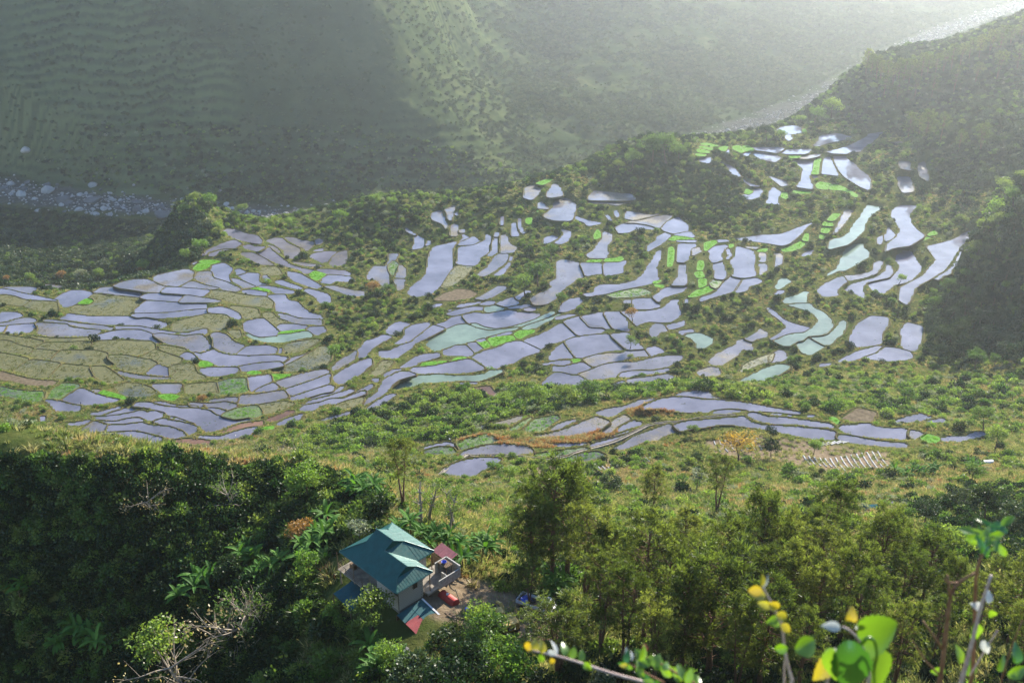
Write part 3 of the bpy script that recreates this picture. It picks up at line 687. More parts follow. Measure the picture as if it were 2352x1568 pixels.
def leaf(name, stops, trans=0.45, gloss=0.02, tint=(1.15, 1.1, 0.68), island=0.35, grough=0.45):
    m, nt, out = newmat(name)
    oi = nt.nodes.new('ShaderNodeObjectInfo'); g = nt.nodes.new('ShaderNodeNewGeometry')
    c = ramp(nt, stops, oi.outputs['Random'])
    v = ramp(nt, [(0, (1 - island,) * 3), (1, (1 + island,) * 3)], g.outputs['Random Per Island'])
    c = mixc(nt, 1.0, c, v, 'MULTIPLY')
    d = nt.nodes.new('ShaderNodeBsdfDiffuse'); nt.links.new(c, d.inputs[0])
    t = nt.nodes.new('ShaderNodeBsdfTranslucent'); nt.links.new(mixc(nt, 1.0, c, tint, 'MULTIPLY'), t.inputs[0])
    gl = nt.nodes.new('ShaderNodeBsdfGlossy'); gl.inputs['Roughness'].default_value = grough
    a = nt.nodes.new('ShaderNodeMixShader'); a.inputs[0].default_value = trans
    nt.links.new(d.outputs[0], a.inputs[1]); nt.links.new(t.outputs[0], a.inputs[2])
    b = nt.nodes.new('ShaderNodeMixShader'); b.inputs[0].default_value = gloss
    nt.links.new(a.outputs[0], b.inputs[1]); nt.links.new(gl.outputs[0], b.inputs[2])
    nt.links.new(b.outputs[0], out.inputs[0]); return m
def solid(name, stops, scale=3.0, rough=0.9, spec=0.15, bump=0.0, bscale=20.0, metal=0.0, coord='Object', detail=5):
    m, nt, out = newmat(name)
    p = N_(nt, 'ShaderNodeBsdfPrincipled', Roughness=rough, Metallic=metal); p.inputs['Specular IOR Level'].default_value = spec
    nt.links.new(ramp(nt, stops, noise(nt, scale, detail, coord=coord)), p.inputs['Base Color'])
    if bump:
        b = N_(nt, 'ShaderNodeBump', Strength=bump, Distance=0.1); nt.links.new(noise(nt, bscale, 4, coord=coord), b.inputs['Height']); nt.links.new(b.outputs[0], p.inputs['Normal'])
    nt.links.new(p.outputs[0], out.inputs[0]); return m
def flat2(a, b): return [(0.35, a), (0.65, b)]

M = {}
M['grass'] = leaf('grass', [(0, (.085, .130, .036)), (.5, (.145, .175, .06)), (.8, (.215, .22, .09)), (1, (.30, .28, .15))], 0.5, 0.02)
M['straw'] = leaf('straw', [(0, (.18, .175, .07)), (.5, (.28, .245, .115)), (1, (.36, .29, .15))], 0.5, 0.04, (1.1, 1.0, .7))
M['rust'] = leaf('rust_grass', [(0, (.25, .12, .05)), (.5, (.32, .17, .07)), (1, (.30, .22, .09))], 0.45, 0.03, (1.1, .95, .7))
M['bush'] = leaf('bush_leaf', [(0, (.05, .11, .02)), (.5, (.09, .16, .03)), (1, (.15, .20, .045))], 0.5, 0.02)
M['bright'] = leaf('bright_leaf', [(0, (.11, .21, .03)), (1, (.19, .27, .05))], 0.52, 0.02)
M['dark'] = leaf('dark_leaf', [(0, (.009, .027, .009)), (.6, (.017, .040, .013)), (1, (.034, .058, .017))], 0.35, 0.015)  # very dark greens; also carry the shade of ravine and pine floor
M['forest'] = leaf('forest_leaf', [(0, (.028, .055, .020)), (.6, (.045, .075, .026)), (1, (.07, .095, .035))], 0.3, 0.03)
M['needle'] = leaf('pine_needle', [(0, (.070, .105, .022)), (.6, (.10, .135, .030)), (1, (.145, .175, .042))], 0.5, 0.02, (1.2, 1.15, .6), 0.6)
M['banana'] = leaf('banana_leaf', [(0, (.05, .13, .02)), (1, (.09, .19, .03))], 0.45, 0.012, (1.2, 1.2, .5), 0.25, 0.6)
M['yellow'] = leaf('yellow_leaf', [(0, (.30, .20, .03)), (1, (.40, .27, .05))], 0.45, 0.03, (1.1, 1.0, .6))
M['orange'] = leaf('orange_leaf', [(0, (.24, .13, .04)), (1, (.30, .18, .05))], 0.4, 0.03, (1.1, 1.0, .6))
M['silver'] = leaf('silver_leaf', [(0, (.16, .19, .12)), (1, (.22, .25, .17))], 0.4, 0.04)
M['rice'] = leaf('rice_shoot', [(0, (.085, .23, .018)), (1, (.13, .29, .03))], 0.5, 0.03, (1.2, 1.2, .4), .25)
M['weed'] = leaf('paddy_weed', [(0, (.07, .085, .02)), (.6, (.11, .11, .03)), (1, (.12, .15, .035))], 0.4, 0.03, (1.1, 1.1, .6))
M['young'] = leaf('young_rice', [(0, (.06, .15, .02)), (1, (.12, .20, .05))], 0.45, 0.03, (1.1, 1.1, .6))
M['bark'] = solid('bark', flat2((.06, .040, .028), (.14, .095, .065)), 6, 0.95, .1, .5, 9)
M['pinebark'] = solid('pine_bark', flat2((.10, .055, .036), (.21, .125, .085)), 6, 0.95, .1, .5, 9)
M['palebark'] = solid('pale_bark', flat2((.20, .16, .12), (.34, .29, .23)), 6, 0.95, .1, .3, 9)
M['earth'] = solid('earth', flat2((.085, .052, .030), (.19, .125, .075)), .8, 1, .05, .5, 4)
M['bund'] = solid('bund_earth', [(.3, (.035, .028, .015)), (.5, (.085, .065, .030)), (.62, (.07, .085, .025)), (.75, (.13, .12, .045))], .35, 1, .05, .6, 3)
M['stone'] = solid('river_stone', [(.3, (.22, .205, .185)), (.7, (.40, .375, .345))], .35, 0.9, .2, .4, 1.5)
M['stone2'] = solid('dark_river_stone', [(.3, (.07, .07, .07)), (.7, (.15, .145, .14))], .35, 0.9, .2, .4, 1.5)

def water(name, mud_sky, rough=0.04, algae=None, weed=None, mudcover=None, scale=.35):
    m, nt, out = newmat(name); P = wpos(nt)
    p = N_(nt, 'ShaderNodeBsdfPrincipled', Roughness=rough, IOR=1.34)
    p.inputs["Specular IOR Level"].default_value = 0.27
    n1 = noise(nt, .05, 4, .6, vec=P)
    p.inputs['Base Color'].default_value = (*mud_sky, 1)  # silt tone, with reflected sky colour mixed in for still water
    nt.links.new(ramp(nt, [(.3, tuple(c * .62 for c in mud_sky)), (.5, mud_sky), (.7, tuple(c * 1.4 for c in mud_sky))], n1), p.inputs['Base Color'])
    b = N_(nt, 'ShaderNodeBump', Strength=.012, Distance=.05); nt.links.new(noise(nt, 1.6, 3, .5, vec=P), b.inputs['Height']); nt.links.new(b.outputs[0], p.inputs['Normal'])
    sh = p.outputs[0]
    if mudcover:                                   # clods and stubble breaking the surface
        thr, cols = mudcover
        q = N_(nt, 'ShaderNodeBsdfPrincipled', Roughness=.75); q.inputs['Specular IOR Level'].default_value = .3
        nt.links.new(ramp(nt, cols, noise(nt, .9, 3, vec=P)), q.inputs['Base Color'])
        b2 = N_(nt, 'ShaderNodeBump', Strength=.7, Distance=.25); nt.links.new(noise(nt, 1.7, 4, .7, vec=P), b2.inputs['Height']); nt.links.new(b2.outputs[0], q.inputs['Normal'])
        big = noise(nt, .045, 3, .6, vec=P); fine = noise(nt, scale * 6, 4, .75, vec=P)
        mm = N_(nt, 'ShaderNodeMath', operation='MULTIPLY_ADD'); nt.links.new(big, mm.inputs[0]); mm.inputs[1].default_value = 1.3; nt.links.new(fine, mm.inputs[2])
        f = ramp(nt, [(0, (0, 0, 0)), (1, (1, 1, 1))], None); rr = f.node.color_ramp.elements
        ma = N_(nt, 'ShaderNodeMapRange'); ma.inputs[1].default_value = thr - .04; ma.inputs[2].default_value = thr + .06
        nt.links.new(mm.outputs[0], ma.inputs[0])
        mix = nt.nodes.new('ShaderNodeMixShader'); nt.links.new(ma.outputs[0], mix.inputs[0]); nt.links.new(sh, mix.inputs[1]); nt.links.new(q.outputs[0], mix.inputs[2]); sh = mix.outputs[0]
    nt.links.new(sh, out.inputs[0]); return m
M['w'] = water('still_water', (.120, .118, .148), .025)  # lavender of the mirrored sky is put into this base colour
M['b'] = water('brown_water', (.13, .07, .04), .08)
M['a'] = water('algae_water', (.125, .168, .125), .10)
M['m'] = water('muddy_water', (.12, .115, .13), .04, mudcover=(1.27, flat2((.05, .042, .03), (.13, .11, .075))))
M['g'] = water('weedy_water', (.07, .075, .055), .06, mudcover=(1.0, [(.3, (.050, .052, .015)), (.5, (.085, .085, .022)), (.7, (.12, .10, .035))]))
M['t'] = water('planted_water', (.07, .075, .055), .06, mudcover=(1.12, [(.3, (.045, .075, .015)), (.6, (.08, .13, .03))]))
M['s'] = solid('seedbed_green', flat2((.06, .17, .012), (.10, .24, .02)), .8, .9, .1, .6, 3)
M['d'] = solid('dry_plot', flat2((.075, .055, .033), (.16, .125, .08)), .5, 1, .05, .6, 2)

# ---------------------------------------------------------------- object helpers
COL = scene.collection
def link(o, parent=None):
    COL.objects.link(o)
    if parent is not None: o.parent = parent
    return o
def tag(o, label=None, cat=None, group=None, kind=None):
    for k, v in (('label', label), ('category', cat), ('group', group), ('kind', kind)):
        if v: o[k] = v
    return o
def empty(name, loc, rz=0.0, label=None, cat=None, group=None):
    o = bpy.data.objects.new(name, None); o.empty_display_size = 0.3; o.location = loc; o.rotation_euler = (0, 0, rz)
    link(o); return tag(o, label, cat, group)
def mesh(name, v, f, mats=(), mi=None, smooth=False):
    me = bpy.data.meshes.new(name); me.from_pydata([tuple(p) for p in v], [], f)
    for m in (mats if isinstance(mats, (list, tuple)) else [mats]): me.materials.append(m)
    if mi is not None: me.polygons.foreach_set('material_index', mi)
    if smooth: me.polygons.foreach_set('use_smooth', [True] * len(me.polygons))
    me.update(); return me
def bigmesh(name, v, f, mat):
    v = np.asarray(v, np.float32); f = np.asarray(f, np.int32); k = f.shape[1]
    me = bpy.data.meshes.new(name); me.vertices.add(len(v)); me.vertices.foreach_set('co', v.ravel())
    me.loops.add(f.size); me.loops.foreach_set('vertex_index', f.ravel())
    me.polygons.add(len(f)); me.polygons.foreach_set('loop_start', np.arange(0, f.size, k, dtype=np.int32))
    me.materials.append(mat); me.update(); me.validate(); return me
def obj(name, me, parent=None, loc=None, rot=None, scale=None):
    o = bpy.data.objects.new(name, me); link(o, parent)
    if loc is not None: o.location = loc
    if rot is not None: o.rotation_euler = rot
    if scale is not None: o.scale = (scale,) * 3 if isinstance(scale, (int, float)) else scale
    return o
class MB:
    """collects boxes, tubes and sheets into one mesh"""
    def __init__(s): s.v = []; s.f = []
    def add(s, v, f):
        n = len(s.v); s.v += [tuple(p) for p in v]; s.f += [[i + n for i in q] for q in f]; return s
    def box(s, c, d, rz=0.0, M4=None):
        x, y, z = (k / 2 for k in d); P = [(-x, -y, -z), (x, -y, -z), (x, y, -z), (-x, y, -z), (-x, -y, z), (x, -y, z), (x, y, z), (-x, y, z)]
        co, si = math.cos(rz), math.sin(rz)
        P = [(c[0] + px * co - py * si, c[1] + px * si + py * co, c[2] + pz) for px, py, pz in P]
        return s.add(P, [[0, 3, 2, 1], [4, 5, 6, 7], [0, 1, 5, 4], [1, 2, 6, 5], [2, 3, 7, 6], [3, 0, 4, 7]])
    def tube(s, pts, rad, n=6, cap=True):
        pts = [Vector(p) for p in pts]; rad = rad if isinstance(rad, (list, tuple)) else [rad] * len(pts); v = []; f = []
        for i, p in enumerate(pts):
            t = (pts[min(i + 1, len(pts) - 1)] - pts[max(i - 1, 0)]).normalized()
            u = t.cross(Vector((0, 0, 1)) if abs(t.z) < .95 else Vector((1, 0, 0))).normalized(); w_ = t.cross(u)
            for k in range(n):
                a = 2 * math.pi * k / n; v.append(p + (u * math.cos(a) + w_ * math.sin(a)) * rad[i])
        for i in range(len(pts) - 1):
            for k in range(n): f.append([i * n + k, i * n + (k + 1) % n, (i + 1) * n + (k + 1) % n, (i + 1) * n + k])
        if cap: f.append(list(range(n))[::-1]); f.append([(len(pts) - 1) * n + k for k in range(n)])
        return s.add(v, f)
    def slab(s, quad, th):
        q = [Vector(p) for p in quad]; nrm = (q[1] - q[0]).cross(q[2] - q[0]).normalized()
        lo = [p - nrm * th for p in q]; n = len(q)
        return s.add(q + lo, [list(range(n)), list(range(n, 2 * n))[::-1]] + [[(i + 1) % n, i, n + i, n + (i + 1) % n] for i in range(n)])
    def mesh(s, name, mat, smooth=False): return mesh(name, s.v, s.f, mat, smooth=smooth)
    def build(s, name, mat, parent=None, smooth=False): return obj(name, s.mesh(name, mat, smooth), parent)
ONES = 'zeroth first second third fourth fifth sixth seventh eighth ninth tenth eleventh twelfth thirteenth fourteenth fifteenth sixteenth seventeenth eighteenth nineteenth'.split()
TENS = {2: 'twent', 3: 'thirt', 4: 'fort', 5: 'fift', 6: 'sixt', 7: 'sevent', 8: 'eight', 9: 'ninet'}
def nth(i):
    i += 1
    if i >= 100: return ('hundredth' if i == 100 else 'hundred and ' + nth(i - 101))
    if i < 20: return ONES[i]
    t, u = divmod(i, 10)
    return TENS[t] + ('ieth' if u == 0 else 'y-' + ONES[u])

# ---------------------------------------------------------------- ground
idx = np.arange(NX * NY).reshape(NY, NX)
gf = np.stack([idx[:-1, :-1], idx[:-1, 1:], idx[1:, 1:], idx[1:, :-1]], -1).reshape(-1, 4)
def px_poly(s): return np.array([[float(v) for v in q.split(',')] for q in s.split()])
def in_px(poly, U, V): return poly_sd(poly, np.asarray(U, float), np.asarray(V, float)) < 0
YARD = px_poly('985,1335 1040,1322 1090,1330 1200,1370 1270,1400 1290,1440 1230,1490 1150,1470 1080,1440 1000,1420 950,1390')
SCAR1 = px_poly('880,1150 940,1160 1010,1200 1000,1225 930,1190 880,1175')
SCAR2 = px_poly('2200,945 2352,890 2352,930 2230,985')
GARD1 = px_poly('1620,1010 1750,1000 1960,1030 2040,1040 2045,1075 1900,1080 1800,1065 1640,1045')
GARD2 = px_poly('1200,1075 1480,1045 1500,1065 1330,1100 1220,1100')
MTN = px_poly('-200,-50 820,-50 950,120 1180,330 1180,440 -200,440')
gu, gv, gt = project(np.stack([GX, GY, GZ], -1))
dirt = np.zeros(GZ.shape)
for P_, y0, y1 in ((YARD, 85, 125), (SCAR1, 110, 200), (SCAR2, 280, 420), (GARD1, 240, 320), (GARD2, 200, 300)):
    dirt = np.maximum(dirt, (1 - sstep(-6, 10, poly_sd(P_, gu, gv))) * ((GY > y0) & (GY < y1)))
rd = river_dist(GX, GY); grav = 1 - sstep(14, 34, rd + 30 * vnoise(GX / 22, GY / 22, 77))
PH = GZ / 9.0 + 2.2 * fbm(GX / 110, GY / 110, 41, 4); PH -= np.floor(PH)
TREAD = ((PH > .1) & (PH < .58)) * (1 - sstep(-60, 30, GX)) * (GY > 930) * np.clip(.25 + 1.6 * vnoise(GX / 80, GY / 80, 44), 0, .5)
me = bigmesh('ground', np.stack([GX, GY, GZ], -1).reshape(-1, 3), gf, None)
me.polygons.foreach_set('use_smooth', np.ones(len(gf), bool))
ca = me.color_attributes.new('cover', 'FLOAT_COLOR', 'POINT')
ca.data.foreach_set('color', np.stack([dirt, grav, np.clip(sstep(880, 960, GY), 0, 1), TREAD], -1).astype(np.float32).ravel())
m, nt, out = newmat('hillside_ground'); P = wpos(nt)
at = nt.nodes.new('ShaderNodeAttribute'); at.attribute_name = 'cover'; se = nt.nodes.new('ShaderNodeSeparateColor'); nt.links.new(at.outputs['Color'], se.inputs[0])
veg = ramp(nt, [(.25, (.022, .035, .010)), (.45, (.05, .065, .018)), (.6, (.085, .085, .028)), (.78, (.14, .115, .045))], noise(nt, .09, 6, .65, vec=P))
far = ramp(nt, [(.3, (.020, .032, .014)), (.5, (.040, .058, .024)), (.7, (.075, .085, .038))], noise(nt, .018, 7, .7, vec=P))
c = mixc(nt, se.outputs[2], veg, far)
c = mixc(nt, at.outputs['Alpha'], c, ramp(nt, [(.3, (.085, .115, .040)), (.7, (.14, .16, .065))], noise(nt, .03, 5, vec=P)))
c = mixc(nt, se.outputs[0], c, ramp(nt, [(.3, (.10, .072, .045)), (.7, (.20, .155, .105))], noise(nt, .8, 6, .7, vec=P)))
c = mixc(nt, se.outputs[1], c, ramp(nt, [(.3, (.035, .040, .026)), (.55, (.07, .07, .06)), (.7, (.12, .115, .105))], noise(nt, .16, 5, .7, vec=P)))
p = N_(nt, 'ShaderNodeBsdfDiffuse'); nt.links.new(c, p.inputs[0])
b = N_(nt, 'ShaderNodeBump', Strength=.8, Distance=.6); nt.links.new(noise(nt, .5, 6, .7, vec=P), b.inputs['Height']); nt.links.new(b.outputs[0], p.inputs['Normal'])
nt.links.new(p.outputs[0], out.inputs[0]); me.materials.clear(); me.materials.append(m)
g_o = obj('ground', me); g_o['kind'] = 'structure'

# ---------------------------------------------------------------- the plots as things: sheet of water or crop, with its bund
NAMES = {'w': ('flooded_paddy', 'paddy', 'still flooded paddy'), 'b': ('flooded_paddy', 'paddy', 'reddish brown flooded paddy'), 'a': ('algae_paddy', 'paddy', 'pale green algae paddy'),
         'm': ('muddy_paddy', 'paddy', 'muddy speckled paddy'), 'g': ('weedy_paddy', 'paddy', 'olive weedy paddy'), 't': ('planted_paddy', 'rice field', 'green planted paddy'),
         's': ('seedbed', 'seedbed', 'bright green rice seedbed'), 'd': ('dry_plot', 'field', 'dry brown plot')}
def region(u, v):
    if v > 880 and u > 940: return 'on the near terrace above the pines'
    if u < 780 and v > 850: return 'above the grassy ridge'
    if u < 480: return 'below the left tree-lined edge'
    if u < 830 and v < 720: return 'below the sunlit knoll'
    if u > 1540 and v < 475: return 'on the upper right spur'
    if u > 1800: return 'beside the dark wooded hill'
    if v < 680: return 'under the bushy middle crest'
    return 'in the broad central basin'
groups_ = {}
for q in plots:
    per = np.hypot(*(q['S'] - np.roll(q['S'], 1, 0)).T).sum(); k = q['kind']
    slim = per * per / q['area'] > 46
    big = 'large' if q['area'] > 700 else ('small' if q['area'] < 170 else 'middling')
    q['key'] = (k, 'narrow' if slim else big, region(*q['pc']))
    groups_.setdefault(q['key'], []).append(q)
for key, L in groups_.items():
    L.sort(key=lambda q: q['pc'][0])
    for i, q in enumerate(L):
        base = f"{key[1]} {NAMES[key[0]][2]} {key[2]}"
        q['label'] = base if len(L) == 1 else base + f", {nth(i)} from left"
def offset_ring(P, d):
    a = np.roll(P, 1, 0); b = np.roll(P, -1, 0); t = b - a; t /= np.maximum(np.hypot(t[:, 0], t[:, 1]), 1e-6)[:, None]
    return P + np.c_[t[:, 1], -t[:, 0]] * d
for q in plots:
    nm, cat, _ = NAMES[q['kind']]
    P = chaikin(q['P'], 2); z = q['z']; c0 = P.mean(0)
    lift = 0.12 if q['kind'] == 's' else (0.02 if q['kind'] == 'd' else 0.0)
    q['zt'] = z + lift
    P = offset_ring(P, 0.38); W = offset_ring(P, 0.12)
    n = len(W)
    o = obj(nm, mesh(nm, [(x - c0[0], y - c0[1], lift) for x, y in W], [list(range(n))], M[q['kind']]), loc=(c0[0], c0[1], z))
    tag(o, q['label'], cat, 'rice terraces')
    k_ = 0.55 if q['kind'] == 's' else 1.0
    wob = 1 + 0.55 * vnoise(P[:, 0] / 2.5, P[:, 1] / 2.5, 3)
    prof = [(0.0, -0.30), (0.10, 0.16), (0.42, 0.27), (0.66, 0.10), (0.95, -0.7)]
    rings = []
    for d, h in prof:
        Rg = offset_ring(P, d * k_ * np.maximum(wob, .5)[:, None]); rings.append(np.c_[Rg - c0, np.full(n, h * (k_ if h > 0 else 1)) * (wob if h > 0 else 1)])
    v = np.concatenate(rings); f = []
    for i in range(len(prof) - 1):
        for k in range(n):
            f.append([i * n + k, i * n + (k + 1) % n, (i + 1) * n + (k + 1) % n, (i + 1) * n + k][::-1])
    obj('bund', mesh('bund', v, f, M['bund'], smooth=True), o)
# ---------------------------------------------------------------- air: one closed box of thin haze round everything
hz, nt, out = newmat('haze_air')
pv = N_(nt, 'ShaderNodeVolumePrincipled', Density=0.000094, Anisotropy=0.70); pv.inputs['Color'].default_value = (.90, .96, 1.0, 1)
nt.links.new(pv.outputs[0], out.inputs['Volume'])
top_z = float(max(GZ.max(), CAMZ) + 14); low_z = float(GZ.min() - 12)
print('haze from', low_z, 'to', top_z)
bx = MB().box((150, 1700, (top_z + low_z) / 2), (9600, 5200, top_z - low_z)); hzo = bx.build('haze', hz); hzo['kind'] = 'stuff'; hzo.display_type = 'WIRE'

# ---------------------------------------------------------------- plant shapes (shared meshes)
def rv(): 
    v = Vector((random.gauss(0, 1), random.gauss(0, 1), random.gauss(0, 1))); return v.normalized()
def leaf_quad(V, F, p, d, n, L, W):
    s = d.cross(n).normalized() * W * .5
    i = len(V); V += [p, p + d * L * .5 + s, p + d * L, p + d * L * .5 - s]; F.append([i, i + 1, i + 2, i + 3])
def tuft_mesh(name, mat, n=26, h=.8, spread=.45, w=.05, lean=.5):
    V, F = [], []
    for _ in range(n):
        a = random.uniform(0, 6.283); r = spread * random.random() ** .7; p = Vector((r * math.cos(a), r * math.sin(a), -.05))
        d = Vector((math.cos(a) * lean * random.uniform(.2, 1.3), math.sin(a) * lean * random.uniform(.2, 1.3), 1)).normalized(); L = h * random.uniform(.5, 1.1)
        s = d.cross(rv()).normalized() * w * random.uniform(.6, 1.4); i = len(V)
        bend = Vector((d.x, d.y, -.25)) * L * .35
        V += [p - s, p + s, p + d * L * .6 + s * .8, p + d * L * .6 - s * .8, p + d * L + bend]
        F += [[i, i + 1, i + 2, i + 3], [i + 3, i + 2, i + 4]]
    return mesh(name, V, F, mat)
def bush_mesh(name, mat, R0=1.2, n=420, L=.28, lobes=6, flat=.8, shell=.62):
    V, F = [], []; C = []
    for _ in range(lobes):
        v = rv(); C.append((Vector((v.x, v.y, abs(v.z) * .8)) * R0 * random.uniform(.25, .6), R0 * random.uniform(.38, .65)))
    for _ in range(n):
        c, r = random.choice(C); u = rv(); rr = r * (shell + (1 - shell) * random.random() ** .5)
        p = c + u * rr; p.z = p.z * flat + R0 * .35
        d = (u * .7 + rv() * .8 + Vector((0, 0, -.15))).normalized(); l = L * random.uniform(.6, 1.35)
        leaf_quad(V, F, p, d, (rv() + u * .6).normalized(), l, l * .55)
    return mesh(name, V, F, mat)
def limb(mb, p, d, L, r, n=4, seg=3, droop=0.0, sides=5):
    pts = [p]; q = p.copy(); dd = d.normalized()
    for _ in range(seg):
        dd = (dd + rv() * .16 + Vector((0, 0, droop))).normalized(); q = q + dd * (L / seg); pts.append(q.copy())
    mb.tube(pts, [r * (1 - .75 * i / seg) for i in range(seg + 1)], sides, cap=False); return pts
def pine_meshes(H=16.0, R0=4.2, bare=.35, forks=1, seed=1, tufts=1500):
    random.seed(seed); mb = MB(); V, F = [], []; tips = []
    stems = []
    for k in range(forks):
        off = Vector((random.uniform(-.05, .05), random.uniform(-.05, .05), 0)) * H * (1 if forks > 1 else .2)
        pts = [Vector((0, 0, -.6))]
        for i in range(1, 8):
            f = i / 7; pts.append(Vector((off.x * f * 2, off.y * f * 2, H * f * random.uniform(.97, 1.0))) + Vector((random.gauss(0, .12), random.gauss(0, .12), 0)))
        pts[-1].z = H * (1 - .06 * k)
        mb.tube(pts, [.026 * H * (1.25 if forks == 1 else .9) * (1 - .88 * i / 7) * .72 for i in range(8)], 7, cap=False); stems.append(pts)
    nb = int(62 / forks)
    for pts in stems:
        for b in range(nb):
            f = bare + (1 - bare) * (b + random.random()) / nb; f = min(f, .99); x = f * 7; i = min(int(x), 6); p = pts[i].lerp(pts[i + 1], x - i)
            g = (f - bare) / (1 - bare); prof = math.sqrt(max(0, 1 - ((g - .3) / .72) ** 2)) if g > .3 else .55 + .45 * g / .3
            L = R0 * (.16 + .84 * prof) * random.uniform(.65, 1.1); a = random.uniform(0, 6.283); up = .10 + .75 * g
            bp = limb(mb, p, Vector((math.cos(a), math.sin(a), up)), L, .05 + .06 * (1 - g), seg=3, droop=.05, sides=4)
            for _ in range(5):
                t = random.uniform(.45, 1.0) * 3; j = min(int(t), 2); s = bp[j].lerp(bp[j + 1], t - j)
                e = s + (rv() + (bp[-1] - bp[0]).normalized() * .7 + Vector((0, 0, .35))) * L * .25; tips.append((s, e))
            tips.append((bp[2], bp[3]))
    # dead twigs low on the trunk
    for _ in range(9):
        f = random.uniform(.15, bare + .1); pts = stems[0]; x = f * 7; i = int(x); p = pts[i].lerp(pts[i + 1], x - i); a = random.uniform(0, 6.283)
        limb(mb, p, Vector((math.cos(a), math.sin(a), random.uniform(-.2, .3))), R0 * random.uniform(.2, .5), .035, seg=2, sides=3)
    per = 1
    for s, e in tips:
        for _ in range(per):
            c = s.lerp(e, random.uniform(.55, 1.1)) + rv() * .22; ax_ = ((e - s).normalized() + rv() * .3 + Vector((0, 0, .7))).normalized()
            i0 = len(V); V.append(c)
            for _ in range(20):
                d = (ax_ * 1.0 + rv()).normalized(); L = random.uniform(.42, .78); sd_ = d.cross(rv()).normalized() * .05; i = len(V)
                V += [c + d * L - sd_, c + d * L * 1.1 + sd_]; F.append([i0, i, i + 1])
    return mb.mesh('pine_trunk', M['pinebark'], True), mesh('pine_crown', V, F, M['needle'])
def broad_meshes(H=7.0, R0=3.0, mat='bush', n=1500, L=.42, seed=1, bark='bark', lobes=11, flat=.85, sparse=0.0):
    random.seed(seed); mb = MB(); V, F = [], []
    hb = H - R0 * 1.25 * flat; lean = Vector((random.gauss(0, .1), random.gauss(0, .1), 1))
    tr = limb(mb, Vector((0, 0, -.6)), lean, hb + .9, .035 * H, seg=4, sides=7); top = tr[-1]; C = []
    for k in range(lobes):
        a = 6.283 * k / lobes + random.random(); e = random.uniform(-.2, 1.0)
        d = Vector((math.cos(a) * (1 - .4 * max(0, e)), math.sin(a) * (1 - .4 * max(0, e)), .35 + e)).normalized()
        st = tr[random.choice((2, 3, 4))] if sparse else top
        bp = limb(mb, st, d, R0 * random.uniform(.6, 1.0), .013 * H, seg=3, sides=5)
        if sparse:
            for _ in range(5): 
                tw = limb(mb, bp[random.choice((1, 2, 3))], d + rv() * .8, R0 * random.uniform(.25, .55), .02, seg=2, sides=3)
                C.append((tw[-1], R0 * .16))
        C.append((bp[-1], R0 * random.uniform(.3, .5) * (1 if not sparse else .4)))
    for _ in range(n):
        c, r = random.choice(C); u = rv(); p = c + u * r * (.45 + .55 * random.random() ** .6); p.z = (p.z - hb) * flat + hb
        l = L * random.uniform(.6, 1.3); leaf_quad(V, F, p, (u * .5 + rv() + Vector((0, 0, -.2))).normalized(), (rv() + u * .5).normalized(), l, l * .58)
    return mb.mesh('tree_trunk', M[bark], True), mesh('tree_crown', V, F, M[mat])
def banana_meshes(seed=1, stems=4):
    random.seed(seed); mb = MB(); V, F = [], []
    for s in range(stems):
        p0 = Vector((random.gauss(0, .8), random.gauss(0, .8), -.3)); h = random.uniform(1.6, 3.0)
        st = limb(mb, p0, Vector((random.gauss(0, .08), random.gauss(0, .08), 1)), h, .14, seg=3, sides=6); top = st[-1]
        for k in range(8):
            a = k * 2.4 + random.random(); up = random.uniform(.5, 1.6) if k < 7 else 4; L = random.uniform(1.7, 2.7); W = random.uniform(.42, .6)
            d = Vector((math.cos(a), math.sin(a), up)).normalized(); side = Vector((-math.sin(a), math.cos(a), 0)); q = top.copy(); i0 = len(V); nseg = 6
            for j in range(nseg + 1):
                f = j / nseg; ww = W * .5 * math.sin(math.pi * (.10 + .86 * f)) ** .7 + .02
                V += [q - side * ww + Vector((0, 0, .06)), q.copy(), q + side * ww + Vector((0, 0, .06))]
                d = (d + Vector((0, 0, -.17 - .12 * f))).normalized(); q = q + d * L / nseg
            for j in range(nseg):
                a_ = i0 + 3 * j; F += [[a_, a_ + 1, a_ + 4, a_ + 3], [a_ + 1, a_ + 2, a_ + 5, a_ + 4]]
    return mb.mesh('banana_stem', M['earth'], True), mesh('banana_leaves', V, F, M['banana'])

random.seed(11)
TUFT = [tuft_mesh('grass_blades', M['grass'], 26, .75, .5, .05), tuft_mesh('grass_blades', M['grass'], 34, 1.15, .6, .06, .7), tuft_mesh('straw_blades', M['straw'], 28, 1.0, .5, .055, .6),
        tuft_mesh('rust_blades', M['rust'], 26, .9, .55, .06, .6), tuft_mesh('rice_blades', M['rice'], 30, .35, .62, .045, .35), tuft_mesh('weed_blades', M['weed'], 20, .35, .7, .06, .8), tuft_mesh('young_blades', M['young'], 16, .45, .7, .05, .5)]
BUSH = [bush_mesh('bush_leaves', M['bush'], 1.2, 420, .30), bush_mesh('bush_leaves', M['bright'], 1.1, 380, .28, 5), bush_mesh('bush_leaves', M['dark'], 1.4, 420, .36, 7), bush_mesh('bush_leaves', M['bush'], 1.5, 480, .34, 8, .7),
        bush_mesh('bush_leaves', M['silver'], 1.0, 320, .26, 5), bush_mesh('creeper_leaves', M['dark'], 1.6, 500, .30, 9, .4)]
CANOPY = [bush_mesh('canopy_leaves', M['forest'], 3.0, 260, .95, 6, .8), bush_mesh('canopy_leaves', M['forest'], 3.6, 300, 1.1, 8, .7), bush_mesh('canopy_leaves', M['dark'], 3.2, 260, 1.0, 7, .9)]

